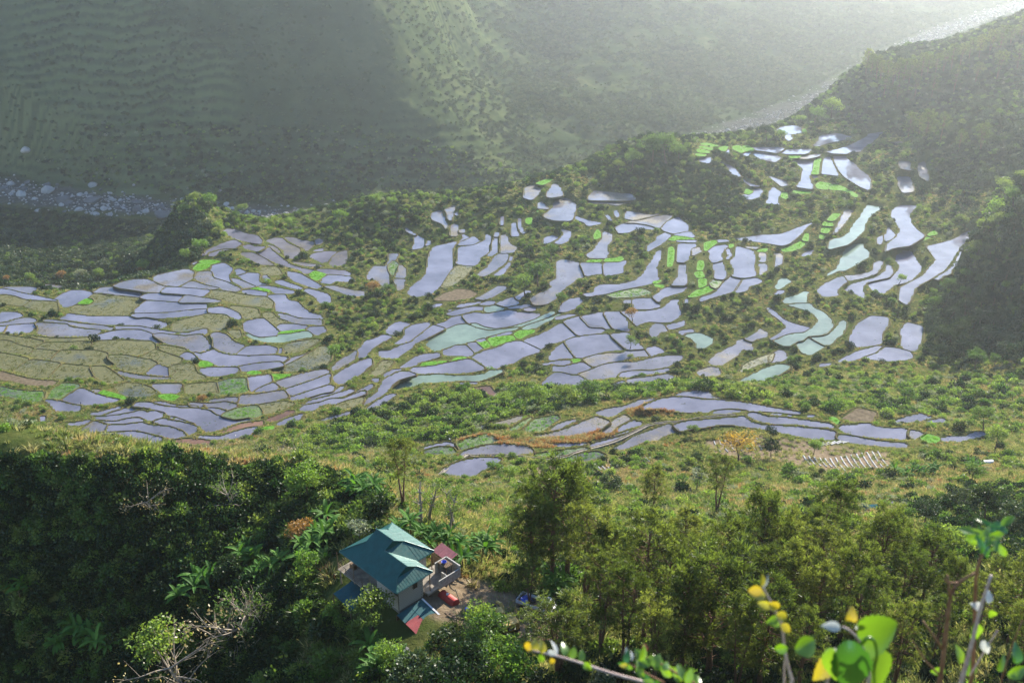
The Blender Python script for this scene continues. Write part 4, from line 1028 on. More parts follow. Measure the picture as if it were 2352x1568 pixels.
# ---------------------------------------------------------------- scatter of what nobody could count
def scatter(name, pts, scl, protos, label, cat, mat=None, tilt=.12):
    pts = np.asarray(pts, float); 
    if len(pts) == 0: return
    scl = np.asarray(scl, float); v = rng.integers(0, len(protos), len(pts))
    root = None
    me = bpy.data.meshes.new(name); me.vertices.add(len(pts)); me.vertices.foreach_set('co', pts.astype(np.float32).ravel())
    a = me.attributes.new('scl', 'FLOAT', 'POINT'); a.data.foreach_set('value', scl.astype(np.float32))
    a = me.attributes.new('rot', 'FLOAT_VECTOR', 'POINT'); a.data.foreach_set('vector', np.c_[rng.normal(0, tilt, len(pts)), rng.normal(0, tilt, len(pts)), rng.uniform(0, 6.283, len(pts))].astype(np.float32).ravel())
    a = me.attributes.new('var', 'INT', 'POINT'); a.data.foreach_set('value', v.astype(np.int32))
    o = obj(name, me); tag(o, label, cat, kind='stuff')
    ng = bpy.data.node_groups.new(name, 'GeometryNodeTree'); ng.interface.new_socket('Geometry', in_out='INPUT', socket_type='NodeSocketGeometry'); ng.interface.new_socket('Geometry', in_out='OUTPUT', socket_type='NodeSocketGeometry')
    gi = ng.nodes.new('NodeGroupInput'); go = ng.nodes.new('NodeGroupOutput'); J = ng.nodes.new('GeometryNodeJoinGeometry')
    def attr(n, t):
        k = ng.nodes.new('GeometryNodeInputNamedAttribute'); k.data_type = t; k.inputs['Name'].default_value = n; return [s for s in k.outputs if s.enabled and s.name == 'Attribute'][0]
    for i, me_p in enumerate(protos):
        src = bpy.data.objects.new(name + '_shape', me_p)
        oi = ng.nodes.new('GeometryNodeObjectInfo'); oi.inputs['Object'].default_value = src; oi.inputs['As Instance'].default_value = True
        ip = ng.nodes.new('GeometryNodeInstanceOnPoints'); ng.links.new(gi.outputs[0], ip.inputs['Points']); ng.links.new(oi.outputs['Geometry'], ip.inputs['Instance'])
        cp = ng.nodes.new('FunctionNodeCompare'); cp.data_type = 'INT'; cp.operation = 'EQUAL'
        ins = [s for s in cp.inputs if s.enabled]; ng.links.new(attr('var', 'INT'), ins[0]); ins[1].default_value = i
        ng.links.new(cp.outputs[0], ip.inputs['Selection']); ng.links.new(attr('rot', 'FLOAT_VECTOR'), ip.inputs['Rotation']); ng.links.new(attr('scl', 'FLOAT'), ip.inputs['Scale'])
        ng.links.new(ip.outputs[0], J.inputs[0])
    ng.links.new(J.outputs[0], go.inputs[0]); md = o.modifiers.new('scatter', 'NODES'); md.node_group = ng
    return o
# what the photograph can see of the ground (with a margin for a step aside)
zb_h, zb_w = 200, 300
hor = np.full((NY, NX), 0.0)
slope = (CAMZ - GZ) / np.maximum(GY, 1.0)           # tangent of the angle below the camera along each column
runmin = np.minimum.accumulate(np.where(GY > 55, slope, 9.0), 0)
VIS = (slope * GY - runmin * GY) < 7.0              # hidden by less than 7 m
def visible(x, y):
    r = np.clip(np.round(np.interp(y, ys, np.arange(NY))).astype(int), 0, NY - 1); c = np.clip(np.round((x / (y + 22.0) - ax[0]) / (ax[1] - ax[0])).astype(int), 0, NX - 1)
    u, v, t = project(np.stack([x, y, ground(x, y)], -1))
    return VIS[r, c] & (u > -160) & (u < 2512) & (v > -120) & (v < 1760)
def sample(n, y0, y1, power=1.0):
    """random ground points: uniform over area for power 1, denser near for less"""
    k = rng.random(n); e = power + 1.0
    y = (y0 ** e + (y1 ** e - y0 ** e) * k) ** (1 / e); x = rng.uniform(-.60, .60, n) * (y + 22)
    ok = visible(x, y); x, y = x[ok], y[ok]; z = ground(x, y); u, v, t = project(np.stack([x, y, z], -1))
    return x, y, z, u, v
def built(x, y):
    dx, dy = x - BLD.x, y - BLD.y; a = (dx - dy) * math.sqrt(.5); b = (dx + dy) * math.sqrt(.5)
    return (a > -1.0) & (a < 18.0) & (b > -3.6) & (b < 10.8) & ~((a > 12.5) & (b > 6))
BLD = Vector(at_y(780, 1265, 106.5))
def keep(k, *a): return [q[k] for q in a]
HILLR = px_poly('2420,380 2352,398 2292,412 2250,490 2225,580 2190,640 2140,690 2125,800 2165,850 2420,880')
RIDGE = px_poly('2420,0 2352,22 2200,68 2100,108 1990,130 1980,205 1880,275 2030,298 2080,320 2140,420 2235,440 2420,400')
KNOLL = px_poly('420,430 640,470 720,540 500,530 440,600 330,640 0,660 0,640 300,610')
CRESTM = px_poly('700,540 860,450 1260,405 1520,310 1650,335 1570,420 1330,400 1200,440 1000,490 930,540 880,620 820,600')
GULLY = px_poly('1330,380 1640,330 1800,470 1560,545 1440,470')
BUSHY = px_poly('640,1010 1000,900 1250,885 1640,885 1900,945 2000,880 2352,860 2352,940 1900,965 1600,900 1350,930 1050,1010 700,1050')
MIDB = px_poly('740,740 760,640 900,680 1000,700 880,790 760,830')
LFOR = px_poly('-200,500 430,500 400,600 300,640 -200,650')
RAV = px_poly('-200,1062 420,1050 700,1072 900,1150 860,1200 700,1290 740,1400 640,1500 760,1600 760,1800 -200,1800')

x, y, z, u, v = sample(150000, 62, 430, 1.0); pd = plot_dist(x, y)
dd = 1.0 - .93 * (in_px(YARD, u, v) & (y < 125)) - .7 * in_px(GARD1, u, v) * (y > 240) - .8 * in_px(GARD2, u, v) * (y > 200)
rav = in_px(RAV, u, v) & (y < 142)
crest = rav & (v < 1130 - .02 * u)
nz = vnoise(x / 9, y / 9, 50) + .6 * vnoise(x / 28, y / 28, 51)
k = (pd > .4) & ~built(x, y) & (rng.random(len(x)) < dd * np.clip(.75 + nz, .15, 1)) & ~(rav & ~crest & (rng.random(len(x)) < .7))
x, y, z, u, v, nz, rav = keep(k, x, y, z, u, v, nz, rav)
ruz = (in_px(px_poly('0,1040 700,1060 760,1130 400,1150 0,1140'), u, v) & (y < 150)) * .8
dry = nz + rng.normal(0, .25, len(x)) + ruz - .5 * ((y < 140) & (u > 1150) & (v > 1240)) > .34  # fewer pale tufts beneath the pines, standing in for canopy shade
sc = rng.uniform(.6, 1.35, len(x)) * np.where(rav, 1.2, 1) * np.where((plot_dist(x, y) < 5) & (y > 180), .5, 1)
scatter('hillside_grass', np.c_[x, y, z][~dry], sc[~dry], [TUFT[0], TUFT[1]], 'tall green grass covering the near slopes', 'grass')
scatter('dry_grass', np.c_[x, y, z][dry], sc[dry], [TUFT[2]] * 5 + [TUFT[3]], 'straw coloured dry grass on the slopes', 'grass')

x, y, z, u, v = sample(170000, 290, 900, .3); pd = plot_dist(x, y)
nz = vnoise(x / 14, y / 14, 60) + .6 * vnoise(x / 40, y / 40, 61)
k = (pd > .25) & (pd < 60) & (rng.random(len(x)) < np.clip(.7 + nz - .55 * (pd < 1.5), .06, 1)) & ~(in_px(HILLR, u, v) & (y < 620)) & ~(in_px(RIDGE, u, v) & (y > 640))
x, y, z, nz, pd = keep(k, x, y, z, nz, pd)
dry = nz + rng.normal(0, .3, len(x)) > .42
sc = rng.uniform(.6, 1.3, len(x)) * np.where(pd < 1.5, .4, np.where(pd < 4, .65, 1.1))
scatter('bank_grass', np.c_[x, y, z][~dry], sc[~dry], [TUFT[0], TUFT[1]], 'grass growing on the terrace banks and bunds', 'grass')
scatter('dry_bank_grass', np.c_[x, y, z][dry], sc[dry], [TUFT[2]] * 6 + [TUFT[3]], 'dry brown grass growing on terrace banks', 'grass')

RUST = px_poly('925,1008 1010,985 1130,1000 1250,1010 1350,985 1425,982 1405,1005 1250,1030 1100,1015 1000,1012 935,1022'); RUST2 = px_poly('1435,938 1500,922 1570,938 1545,957 1450,957')
x, y, z, u, v = sample(60000, 280, 350, 1.0); k = (plot_dist(x, y) > .3) & (in_px(RUST, u, v) | in_px(RUST2, u, v)); x, y, z = keep(k, x, y, z)
scatter('rusty_grass', np.c_[x, y, z], rng.uniform(.6, 1.3, len(x)), [TUFT[3], TUFT[3], TUFT[2]], 'rust coloured dry grass fringing the near terrace', 'grass')
# crops and weeds standing in the plots
def fill(kinds, dens, name, protos, label, cat, s0, s1, patch=None):
    X = []; S = []
    for q in plots:
        if q['kind'] not in kinds: continue
        n = int(q['area'] * dens * min(1.0, 420.0 / max(1, q['P'][:, 1].mean()))); lo = q['S'].min(0); hi = q['S'].max(0); n = int(n * ((hi - lo).prod() / max(q['area'], 1)))
        if n < 1: continue
        a = lo + rng.random((n, 2)) * (hi - lo); d_ = poly_sd(q['S'], a[:, 0], a[:, 1]); a = a[d_ < -.25]
        if patch is not None: a = a[vnoise(a[:, 0] / 7, a[:, 1] / 7, 90) + .5 * vnoise(a[:, 0] / 2.6, a[:, 1] / 2.6, 91) > patch]
        X.append(np.c_[a, np.full(len(a), q['zt'])])
    X = np.concatenate(X); scatter(name, X, rng.uniform(s0, s1, len(X)), protos, label, cat)
fill('s', 1.0, 'rice_seedlings', [TUFT[4]], 'dense bright green rice seedlings in the seedbeds', 'rice', .8, 1.2)
fill('t', .7, 'young_rice', [TUFT[6], TUFT[4]], 'young green rice standing in planted paddies', 'rice', .9, 1.5, -.25)
fill('g', .42, 'paddy_weeds', [TUFT[5]], 'olive weeds covering the fallow paddies', 'weeds', .7, 1.3, -.2)
fill('w', .07, 'floating_weeds', [TUFT[5], TUFT[6]], 'weeds dotting the flooded paddies', 'weeds', .35, .8, .2)
fill('m', .12, 'paddy_stubble', [TUFT[5], TUFT[6]], 'sparse stubble poking out of muddy paddies', 'weeds', .5, .9, .08)

# bushes
DARKR = px_poly('2090,1165 2230,1120 2400,1120 2400,1340 2260,1320 2150,1270')
X = []; S = []; B = []
x, y, z, u, v = sample(95000, 64, 1000, .45); pd = plot_dist(x, y)
nz = vnoise(x / 22, y / 22, 70) + .7 * vnoise(x / 9, y / 9, 71)
pr = np.full(len(x), .05) + .10 * (nz > .18)
near = y < 150
pr = np.where(in_px(RAV, u, v) & near, .85, pr)
pr = np.where(near & (u > 1150) & (v > 1180), .42, pr)
pr = np.where(near & (u < 1150) & (v > 1330), .75, pr)
pr = np.where((y > 280) & (y < 440) & in_px(BUSHY, u, v), .95, pr)
pr = np.where((y > 600) & (y < 800) & (in_px(CRESTM, u, v) | in_px(KNOLL, u, v)), .55, pr)
pr = np.where((y > 550) & in_px(GULLY, u, v), .9, pr)
pr = np.where((y > 400) & (y < 640) & in_px(MIDB, u, v), .5, pr)
pr = np.where((y > 150) & (y < 290) & (v > 1040), .22 + 1.1 * np.clip(nz, 0, 1), pr)
pr = np.where((y > 300) & (y < 430) & (u > 1700) & (v > 830), .5, pr)
pr = np.where((y > 330) & (pd > 2.4), np.maximum(pr, .34), pr)
pr = np.where(in_px(DARKR, u, v) & (y < 230), .85, pr)
k = ~built(x, y) & (pd > np.where(y > 280, 2.0, 1.3)) & (rng.random(len(x)) < pr) & ~(in_px(YARD, u, v) & (y < 125)) & ~(in_px(GARD1, u, v) & (y > 240) & (y < 320)) & ~((river_dist(x, y) < 45) & (y > 800))
x, y, z, u, v, pd = keep(k, x, y, z, u, v, pd)
sc = np.clip(rng.lognormal(-.05, .35, len(x)), .45, 1.9) * np.where(pd < 3, .5, 1) * np.interp(y, [60, 150, 400, 800], [.85, .95, 1.05, 1.5]) * np.where((y > 280) & (y < 440) & in_px(BUSHY, u, v), 1.45, 1)
shade = (in_px(RAV, u, v) & (y < 150)) | (in_px(DARKR, u, v) & (y < 230)); gul = in_px(GULLY, u, v) & (y > 550)  # shaded ravine and right slope: shade put into a darker leaf colour
kk = shade | gul | (rng.random(len(x)) < np.where((y > 430) & ~in_px(KNOLL, u, v), .5, .12)) | ((y < 150) & (u > 1150) & (v > 1230) & (rng.random(len(x)) < .65))  # beneath the pines the darker leaf stands in for canopy shade
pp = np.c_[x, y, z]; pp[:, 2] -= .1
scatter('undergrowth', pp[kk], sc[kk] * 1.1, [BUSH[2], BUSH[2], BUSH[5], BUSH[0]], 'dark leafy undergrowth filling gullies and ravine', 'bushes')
scatter('low_bushes', pp[~kk], sc[~kk], [BUSH[0], BUSH[1], BUSH[3], BUSH[1], BUSH[4], BUSH[0]], 'sunlit leafy scrub scattered over the hillsides', 'bushes')

x, y, z, u, v = sample(60000, 78, 150, 1.0)
rav = in_px(RAV, u, v) & (y < 144) & ~in_px(YARD, u, v); k = rav & ~built(x, y) & (rng.random(len(x)) < .42); x, y, z, v, u = keep(k, x, y, z, v, u)
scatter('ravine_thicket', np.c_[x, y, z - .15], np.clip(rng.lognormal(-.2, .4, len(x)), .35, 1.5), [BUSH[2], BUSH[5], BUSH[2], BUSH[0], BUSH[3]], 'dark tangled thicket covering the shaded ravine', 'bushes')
# far woods
x, y, z, u, v = sample(260000, 430, 2700, .35); pd = plot_dist(x, y); rdv = river_dist(x, y)
inm = y > 880
pr = np.where(inm, np.clip(.55 + 1.2 * (vnoise(x / 60, y / 60, 80) + .5 * vnoise(x / 22, y / 22, 81)), .04, .95), 0)
php = z / 9.0 + 2.2 * fbm(x / 110, y / 110, 41, 4); php -= np.floor(php)
pr = np.where(inm & (x < 0) & (php > .12) & (php < .62), pr * .22, pr)
pr = np.where((y > 560) & (y <= 905) & (u < 480) & (v < 668), .9, pr)
pr = np.where(in_px(HILLR, u, v) & (y > 380) & (y < 620), .95, pr)
pr = np.where(in_px(RIDGE, u, v) & (y > 640) & (y < 1010), .85, pr)
pr = np.where((rdv < 34) & (y > 800), 0, pr)
k = (rng.random(len(x)) < pr) & (pd > 4); x, y, z, u, v = keep(k, x, y, z, u, v)
sc = np.clip(rng.lognormal(0, .3, len(x)), .5, 1.9) * np.interp(y, [430, 700, 1000, 2500], [.62, .8, .48, 1.2]); mt = y > 880
scatter('mountain_scrub', np.c_[x, y, z][mt], sc[mt], CANOPY[:2], 'scrub and trees covering the hazy mountainside', 'wood')
scatter('dark_wood', np.c_[x, y, z - .3][~mt], sc[~mt], [CANOPY[0], CANOPY[1], CANOPY[2]], 'dense dark wood on the right hill and gorge', 'wood')
# ---------------------------------------------------------------- farmhouse below the camera
M['teal'] = None
def roofmat(name, c, rough=.38, spec=.5, rust=None, axis=0):
    m, nt, out = newmat(name); p = N_(nt, 'ShaderNodeBsdfPrincipled', Roughness=rough, Metallic=.15); p.inputs['Specular IOR Level'].default_value = spec
    n = noise(nt, 1.1, 6, .65)
    st = [(.3, tuple(k * .75 for k in c)), (.62, tuple(k * 1.15 for k in c))] + ([(.78, rust)] if rust else [])
    nt.links.new(ramp(nt, st, n), p.inputs['Base Color'])
    nt.links.new(ramp(nt, [(.3, (rough - .08,) * 3), (.7, (rough + .16,) * 3)], noise(nt, 2.3, 5)), p.inputs['Roughness'])
    nt.links.new(p.outputs[0], out.inputs[0]); return m
M['teal'] = roofmat('teal_roof_paint', (.006, .068, .058), .42, .4)
M['tealold'] = roofmat('old_teal_sheet', (.018, .085, .095), .6, .3, (.07, .06, .05))
M['redsheet'] = roofmat('faded_red_sheet', (.24, .045, .050), .65, .3, (.16, .07, .06))
M['pinksheet'] = roofmat('pink_sheet', (.22, .075, .085), .65, .3, (.25, .10, .09))
M['block'] = solid('concrete_block', flat2((.27, .255, .225), (.44, .42, .38)), 3, .95, .1, .4, 20)
M['mortar'] = solid('mortar', flat2((.12, .115, .105), (.2, .19, .175)), 4, .95, .1)
M['wood'] = solid('weathered_wood', flat2((.10, .065, .04), (.21, .15, .10)), 5, .9, .1)
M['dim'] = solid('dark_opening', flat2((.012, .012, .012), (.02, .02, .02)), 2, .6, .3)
M['redpaint'] = solid('red_paint', flat2((.30, .022, .018), (.42, .05, .035)), 2.5, .5, .4)
M['white'] = solid('white_paint', flat2((.50, .50, .52), (.72, .72, .72)), 2.0, .5, .4)
M['rubber'] = solid('rubber', flat2((.015, .015, .015), (.03, .03, .03)), 4, .8, .2)
M['blue'] = solid('blue_plastic', flat2((.02, .045, .34), (.05, .10, .50)), 3, .45, .4)
M['yellowp'] = solid('yellow_machine_paint', flat2((.34, .21, .05), (.46, .31, .09)), 2, .55, .3)
M['blackp'] = solid('black_paint', flat2((.012, .012, .012), (.03, .03, .03)), 3, .5, .3)
M['tealtarp'] = solid('teal_tarp', flat2((.10, .36, .33), (.20, .50, .46)), 1.5, .6, .3)
M['whitetarp'] = solid('white_tarp', flat2((.55, .55, .52), (.72, .72, .69)), 1.5, .6, .3)
M['mulch'] = solid('silver_mulch_film', flat2((.10, .095, .10), (.24, .23, .24)), 1.6, .35, .5)
M['concrete'] = solid('canal_concrete', flat2((.14, .12, .095), (.28, .245, .20)), 1.2, .95, .1, .4, 6)
L0 = Vector(at_y(780, 1265, 106.5)); S2 = math.sqrt(.5)
def HP(a, b, h): return Vector((a * S2 + b * S2, -a * S2 + b * S2, h))
house = empty('farmhouse', L0, 0, 'concrete block farmhouse with a broad teal hipped metal roof above the ravine', 'house')
def slope(name, quad, mat=M['teal'], parent=house, th=.05, ribs=True):
    """one roof plane with standing ribs running down the fall"""
    o = MB().slab(quad, th).build(name, mat, parent)
    if ribs:
        q = [Vector(p) for p in quad]; nrm = (q[1] - q[0]).cross(q[2] - q[0]).normalized(); e = (q[1] - q[0]); n = max(2, int(e.length / .42)); r = MB()
        fall = nrm.cross(e.normalized()); 
        for i in range(n):
            p0 = q[0] + e * ((i + .5) / n); hits = []
            for k in range(len(q)):
                s0, s1 = q[k], q[(k + 1) % len(q)]; d = s1 - s0; den = d.cross(fall).dot(nrm)
                if abs(den) < 1e-6: continue
                t = (p0 - s0).cross(fall).dot(nrm) / den
                if -1e-4 <= t <= 1.0001: hits.append((s0 + d * t - p0).dot(fall))
            if len(hits) > 1 and max(hits) - min(hits) > .2:
                a, b = p0 + fall * min(hits), p0 + fall * max(hits); u = e.normalized() * .025; w_ = nrm * .018
                r.add([a - u, a + u, b + u, b - u, a - u + w_, a + u + w_, b + u + w_, b - u + w_], [[4, 5, 6, 7], [0, 1, 5, 4], [1, 2, 6, 5], [2, 3, 7, 6], [3, 0, 4, 7]])
        if r.f: r.build('seam', mat, o)
    return o
T = math.tan(R(29.6))
r1 = slope('roof', [HP(0, 0, 0), HP(11.75, 0, 0), HP(10.35, 1.4, .8), HP(10.35, 2.95, 1.676), HP(5.95, 2.95, 1.676), HP(5.95, 4.4, 2.5), HP(2.5, 4.4, 2.5), HP(2.5, 2.6, 1.48)])
slope('roof', [HP(8.7, 8.8, 0), HP(0, 8.8, 0), HP(2.5, 6.2, 1.48), HP(2.5, 4.4, 2.5), HP(5.95, 4.4, 2.5), HP(5.95, 6.05, 1.56)])
slope('roof', [HP(0, 8.8, 0), HP(0, 0, 0), HP(2.5, 2.6, 1.48), HP(2.5, 6.2, 1.48)])
slope('roof', [HP(8.7, 5.9, 0), HP(8.7, 8.8, 0), HP(5.95, 6.05, 1.56), HP(5.95, 2.95, 1.56)])
slope('roof', [HP(11.75, 5.9, 0), HP(8.7, 5.9, 0), HP(6.0, 2.95, 1.676), HP(10.35, 2.95, 1.676), HP(10.35, 4.5, .8)])
slope('roof', [HP(11.75, 0, 0), HP(11.75, 5.9, 0), HP(10.35, 4.5, .8), HP(10.35, 1.4, .8)])
for g in ([HP(2.5, 2.6, 1.48), HP(2.5, 4.4, 2.5), HP(2.5, 6.2, 1.48)], [HP(5.95, 2.95, 1.56), HP(5.95, 4.4, 2.48), HP(5.95, 6.05, 1.56)], [HP(10.35, 1.4, .8), HP(10.35, 2.95, 1.66), HP(10.35, 4.5, .8)]):
    MB().slab([p - HP(.06, 0, 0) for p in g], .05).build('gablet', M['teal'], house)
rc = MB()
for a, b in (((2.3, 4.4, 2.53), (6.15, 4.4, 2.53)), ((5.9, 2.95, 1.70), (10.5, 2.95, 1.70)), ((0, 0, .02), (2.5, 2.6, 1.51)), ((0, 8.8, .02), (2.5, 6.2, 1.51)), ((11.75, 0, .02), (10.35, 1.4, .83)), ((11.75, 5.9, .02), (10.35, 4.5, .83)), ((8.7, 8.8, .02), (5.95, 6.05, 1.59))):
    rc.tube([HP(*a), HP(*b)], .085, 6)
rc.build('ridge_cap', M['teal'], house)
fb = MB()
for a, b in (((-.02, -.02, -.08), (11.77, -.02, -.08)), ((11.77, -.02, -.08), (11.77, 5.92, -.08)), ((8.72, 5.95, -.08), (8.72, 8.82, -.08)), ((-.02, -.02, -.08), (-.02, 8.82, -.08)), ((-.02, 8.82, -.08), (8.7, 8.82, -.08))):
    fb.tube([HP(*a), HP(*b)], .10, 4)
fb.build('fascia', M['teal'], house)
FL = -2.75; GB = -7.2
def wall(name, a0, b0, a1, b1, h0, h1, mat, parent, th=.14):
    p, q = HP(a0, b0, 0), HP(a1, b1, 0); d = q - p; c = (p + q) / 2; 
    return MB().box((c.x, c.y, (h0 + h1) / 2), (d.length, th, h1 - h0), math.atan2(d.y, d.x)).build(name, mat, parent)
def blockwall(a0, b0, a1, b1, h0, h1, holes=(), out_=1):
    w_ = wall('wall', a0, b0, a1, b1, h0, h1, M['mortar'], house)
    p, q = HP(a0, b0, 0), HP(a1, b1, 0); d = (q - p); Lw = d.length; u = d / Lw; nn = Vector((u.y, -u.x, 0)) * out_; rz = math.atan2(u.y, u.x)
    rows = int((h1 - h0) / .205)
    for r in range(rows):
        x = -.2 if r % 2 else 0.0
        while x < Lw - .05:
            x0, x1 = max(0, x), min(Lw, x + .4); zc = h0 + .1025 + r * .205; xm = (x0 + x1) / 2
            if x1 - x0 > .1 and not any(hx0 < xm < hx1 and hz0 < zc < hz1 for hx0, hx1, hz0, hz1 in holes):
                o = obj('block', BLK[0 if x1 - x0 > .35 else 1], w_, p + u * xm + nn * (.07 + random.uniform(0, .008)) + Vector((0, 0, zc)), (0, 0, rz))
            x += .4
    return w_
BLK = [MB().box((0, 0, 0), (.375, .05, .185)).mesh('block', M['block']), MB().box((0, 0, 0), (.175, .05, .185)).mesh('block', M['block'])]
blockwall(6.9, .75, 11.1, .75, -3.6, -.15, [(3.55, 4.15, -1.25, -.4)])
blockwall(11.1, .75, 11.1, 4.7, -3.6, -.15, [(2.3, 3.0, -1.55, -.35)])
for a0, b0, a1, b1 in ((.9, .75 + 1.3, 6.9, 2.05), (.9, 2.05, .9, 8.0), (.9, 8.0, 7.9, 8.0), (7.9, 8.0, 7.9, 5.2), (6.9, 2.05, 6.9, .75), (11.1, 4.7, 7.9, 5.2)): wall('wall', a0, b0, a1, b1, GB if b0 < 3 else -3.6, -.12, M['block'], house)
wall('wall', .9, .9, 11.1, .9, GB, -3.62, M['mortar'], house); wall('wall', 11.05, .75, 11.05, 4.7, GB, -3.62, M['mortar'], house)
for c, rz, s in ((HP(11.19, .75 + 2.65, -.95), R(45), (.66, .06, 1.15)), (HP(6.9 + 3.85, .67, -.82), R(-45), (.56, .06, .8))):
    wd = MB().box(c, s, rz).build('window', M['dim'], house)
    fr = MB(); co, si = math.cos(rz), math.sin(rz)
    for dx, dz, w_, h_ in ((-s[0] / 2, 0, .06, s[2] + .06), (s[0] / 2, 0, .06, s[2] + .06), (0, s[2] / 2, s[0], .06), (0, -s[2] / 2, s[0], .06), (0, 0, .04, s[2])): fr.box((c.x + dx * co, c.y + dx * si, c.z + dz), (w_, .1, h_), rz)
    fr.build('window_frame', M['wood'], wd)
# balcony along the ravine side
MB().slab([HP(-.2, -.45, FL), HP(6.9, -.45, FL), HP(6.9, 2.0, FL), HP(-.2, 2.0, FL)], .16).build('balcony_floor', M['concrete'], house)
for a in (-.1, 1.6, 3.35, 5.1, 6.8): MB().tube([HP(a, -.4, FL), HP(a, -.4, -.05 if a in (-.1, 3.35, 6.8) else FL + 1)], .05, 6).build('post', M['wood'], house)
ra = MB(); [ra.tube([HP(-.1, -.4, FL + h), HP(6.8, -.4, FL + h)], .03, 5) for h in (.35, .68, 1.0)]; [ra.tube([HP(-.1, -.4, FL + h), HP(-.1, 1.9, FL + h)], .03, 5) for h in (.35, .68, 1.0)]; ra.build('railing', M['wood'], house)
for a in (2.1, 4.6):
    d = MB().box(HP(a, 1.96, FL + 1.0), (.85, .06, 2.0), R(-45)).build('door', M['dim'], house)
MB().box(HP(1.2, 1.1, FL + .35), (.9, .5, .7), R(-45)).build('bench', M['wood'], house)
for a in (.2, 3.3, 6.6): MB().tube([HP(a, -.3, FL - .1), HP(a, -.3, GB)], .11, 6).build('pillar', M['concrete'], house)
# porch with posts and low block annex on the yard side
for a, b in ((11.5, 5.6), (8.5, 8.5), (11.4, 8.7)): MB().tube([HP(a, b, -3.8), HP(a, b, -.1 if (a, b) != (11.4, 8.7) else -2.2)], .07, 6).build('post', M['wood'], house)
MB().slab([HP(7.9, 4.9, -3.05), HP(11.9, 4.9, -3.05), HP(11.9, 10.4, -3.05), HP(7.9, 10.4, -3.05)], .3).build('porch_floor', M['concrete'], house)
an = empty('wash_house', L0, 0, 'roofless low grey block wash house beside the teal roofed house', 'annex')
for i, (a0, b0, a1, b1) in enumerate(((12.1, 6.6, 12.1, 10.3), (12.1, 10.3, 9.4, 10.3), (9.4, 10.3, 9.4, 8.3), (10.7, 8.3, 12.0, 8.3))):
    p, q = HP(a0, b0, 0), HP(a1, b1, 0); d = q - p; c = (p + q) / 2; hh = (1.3, 1.7, 1.7, 1.0)[i]
    MB().box((c.x, c.y, -3.05 + hh / 2), (d.length, .16, hh), math.atan2(d.y, d.x)).build('wall', M['block'], an)
tb = empty('wash_table', L0 + HP(10.4, 9.2, -3.05), R(-45), 'slatted wooden table holding a blue basin in the block annex', 'table')
for k in range(6): MB().box((0, -.5 + k * .2, 1.75), (1.7, .15, .05)).build('slat', M['wood'], tb)
for x in (-.75, .75):
    for y_ in (-.45, .45): MB().box((x, y_, .86), (.07, .07, 1.72)).build('leg', M['wood'], tb)
def lathe(prof, n=14):
    mb = MB(); v = []; f = []
    for r, z_ in prof: v += [(r * math.cos(6.2832 * k / n), r * math.sin(6.2832 * k / n), z_) for k in range(n)]
    for i in range(len(prof) - 1): f += [[i * n + k, i * n + (k + 1) % n, (i + 1) * n + (k + 1) % n, (i + 1) * n + k] for k in range(n)]
    return mb.add(v, f)
bs = lathe([(0, 0), (.24, 0), (.34, .22), (.37, .22), (.35, .25), (.31, .22), (.22, .03), (0, .03)]).build('basin', M['blue'], None, True); bs.location = L0 + HP(10.3, 9.1, -1.25); tag(bs, 'round blue basin on the slatted table by the house', 'basin')

def shed(name, label, corners, mats, post_drop, par_loc=L0):
    t = empty(name, par_loc, 0, label, 'shed'); q = [HP(*c) for c in corners]
    return t, q
# lower lean-to in front of the right wall: patched sheets teal and red
ln, q = shed('lean_to', 'lean-to shed with patched teal and faded red sheet roof', [(11.5, .0, -3.65), (17.0, .0, -4.65), (17.0, 4.3, -4.6), (11.5, 4.3, -3.6)], None, 0)
nA, nB = 6, 7
for i in range(nA):
    for j in range(1):
        pass
def bil(q, s, t): return (q[0] * (1 - s) + q[1] * s) * (1 - t) + (q[3] * (1 - s) + q[2] * s) * t
random.seed(5)
for i in range(7):
    for j in range(2):
        s0, s1 = i / 7, (i + 1) / 7 + .02; t0, t1 = (0, .52) if j == 0 else (.5, 1.0)
        red = (j == 0 and i >= 2) or (j == 1 and i in (4, 5) and False); mt = M['redsheet'] if red and i < 6 else M['tealold']
        up = Vector((0, 0, .012 * (i % 2) + .02 * j)); sh = MB(); nr = 6
        for k in range(nr):     # corrugations
            u0, u1 = s0 + (s1 - s0) * k / nr, s0 + (s1 - s0) * (k + 1) / nr; um = (u0 + u1) / 2; w_ = Vector((0, 0, .03))
            sh.add([bil(q, u0, t0) + up, bil(q, um, t0) + up + w_, bil(q, u1, t0) + up, bil(q, u0, t1) + up, bil(q, um, t1) + up + w_, bil(q, u1, t1) + up], [[0, 1, 4, 3], [1, 2, 5, 4]])
        sh.build('roof_sheet', mt, ln)
MB().slab([q[3] + Vector((0, 0, .10)), q[2] + Vector((0, 0, .10)), q[2] + HP(0, -.22, .08), q[3] + HP(0, -.22, .08)], .02).build('flashing', M['white'], ln)
for c in q: MB().tube([c - Vector((0, 0, .03)), c - Vector((0, 0, 3.2))], .07, 5).build('post', M['wood'], ln)
pw = [q[0], q[3]]; c = (q[0] + q[3]) / 2; MB().box((c.x, c.y, c.z - 1.4), (4.3, .08, 2.6), R(45)).build('wall', M['wood'], ln)
c = (q[0] + q[1]) / 2 + HP(0, .4, 0); MB().box((c.x, c.y, c.z - 1.6), (5.2, .08, 2.2), R(-45)).build('wall', M['block'], ln)
ll, q = shed('lean_to', 'low dull teal lean-to roof under the balcony of the house', [(2.7, -3.3, -3.5), (6.3, -3.3, -4.1), (6.3, .3, -3.7), (2.7, .3, -3.1)], None, 0)
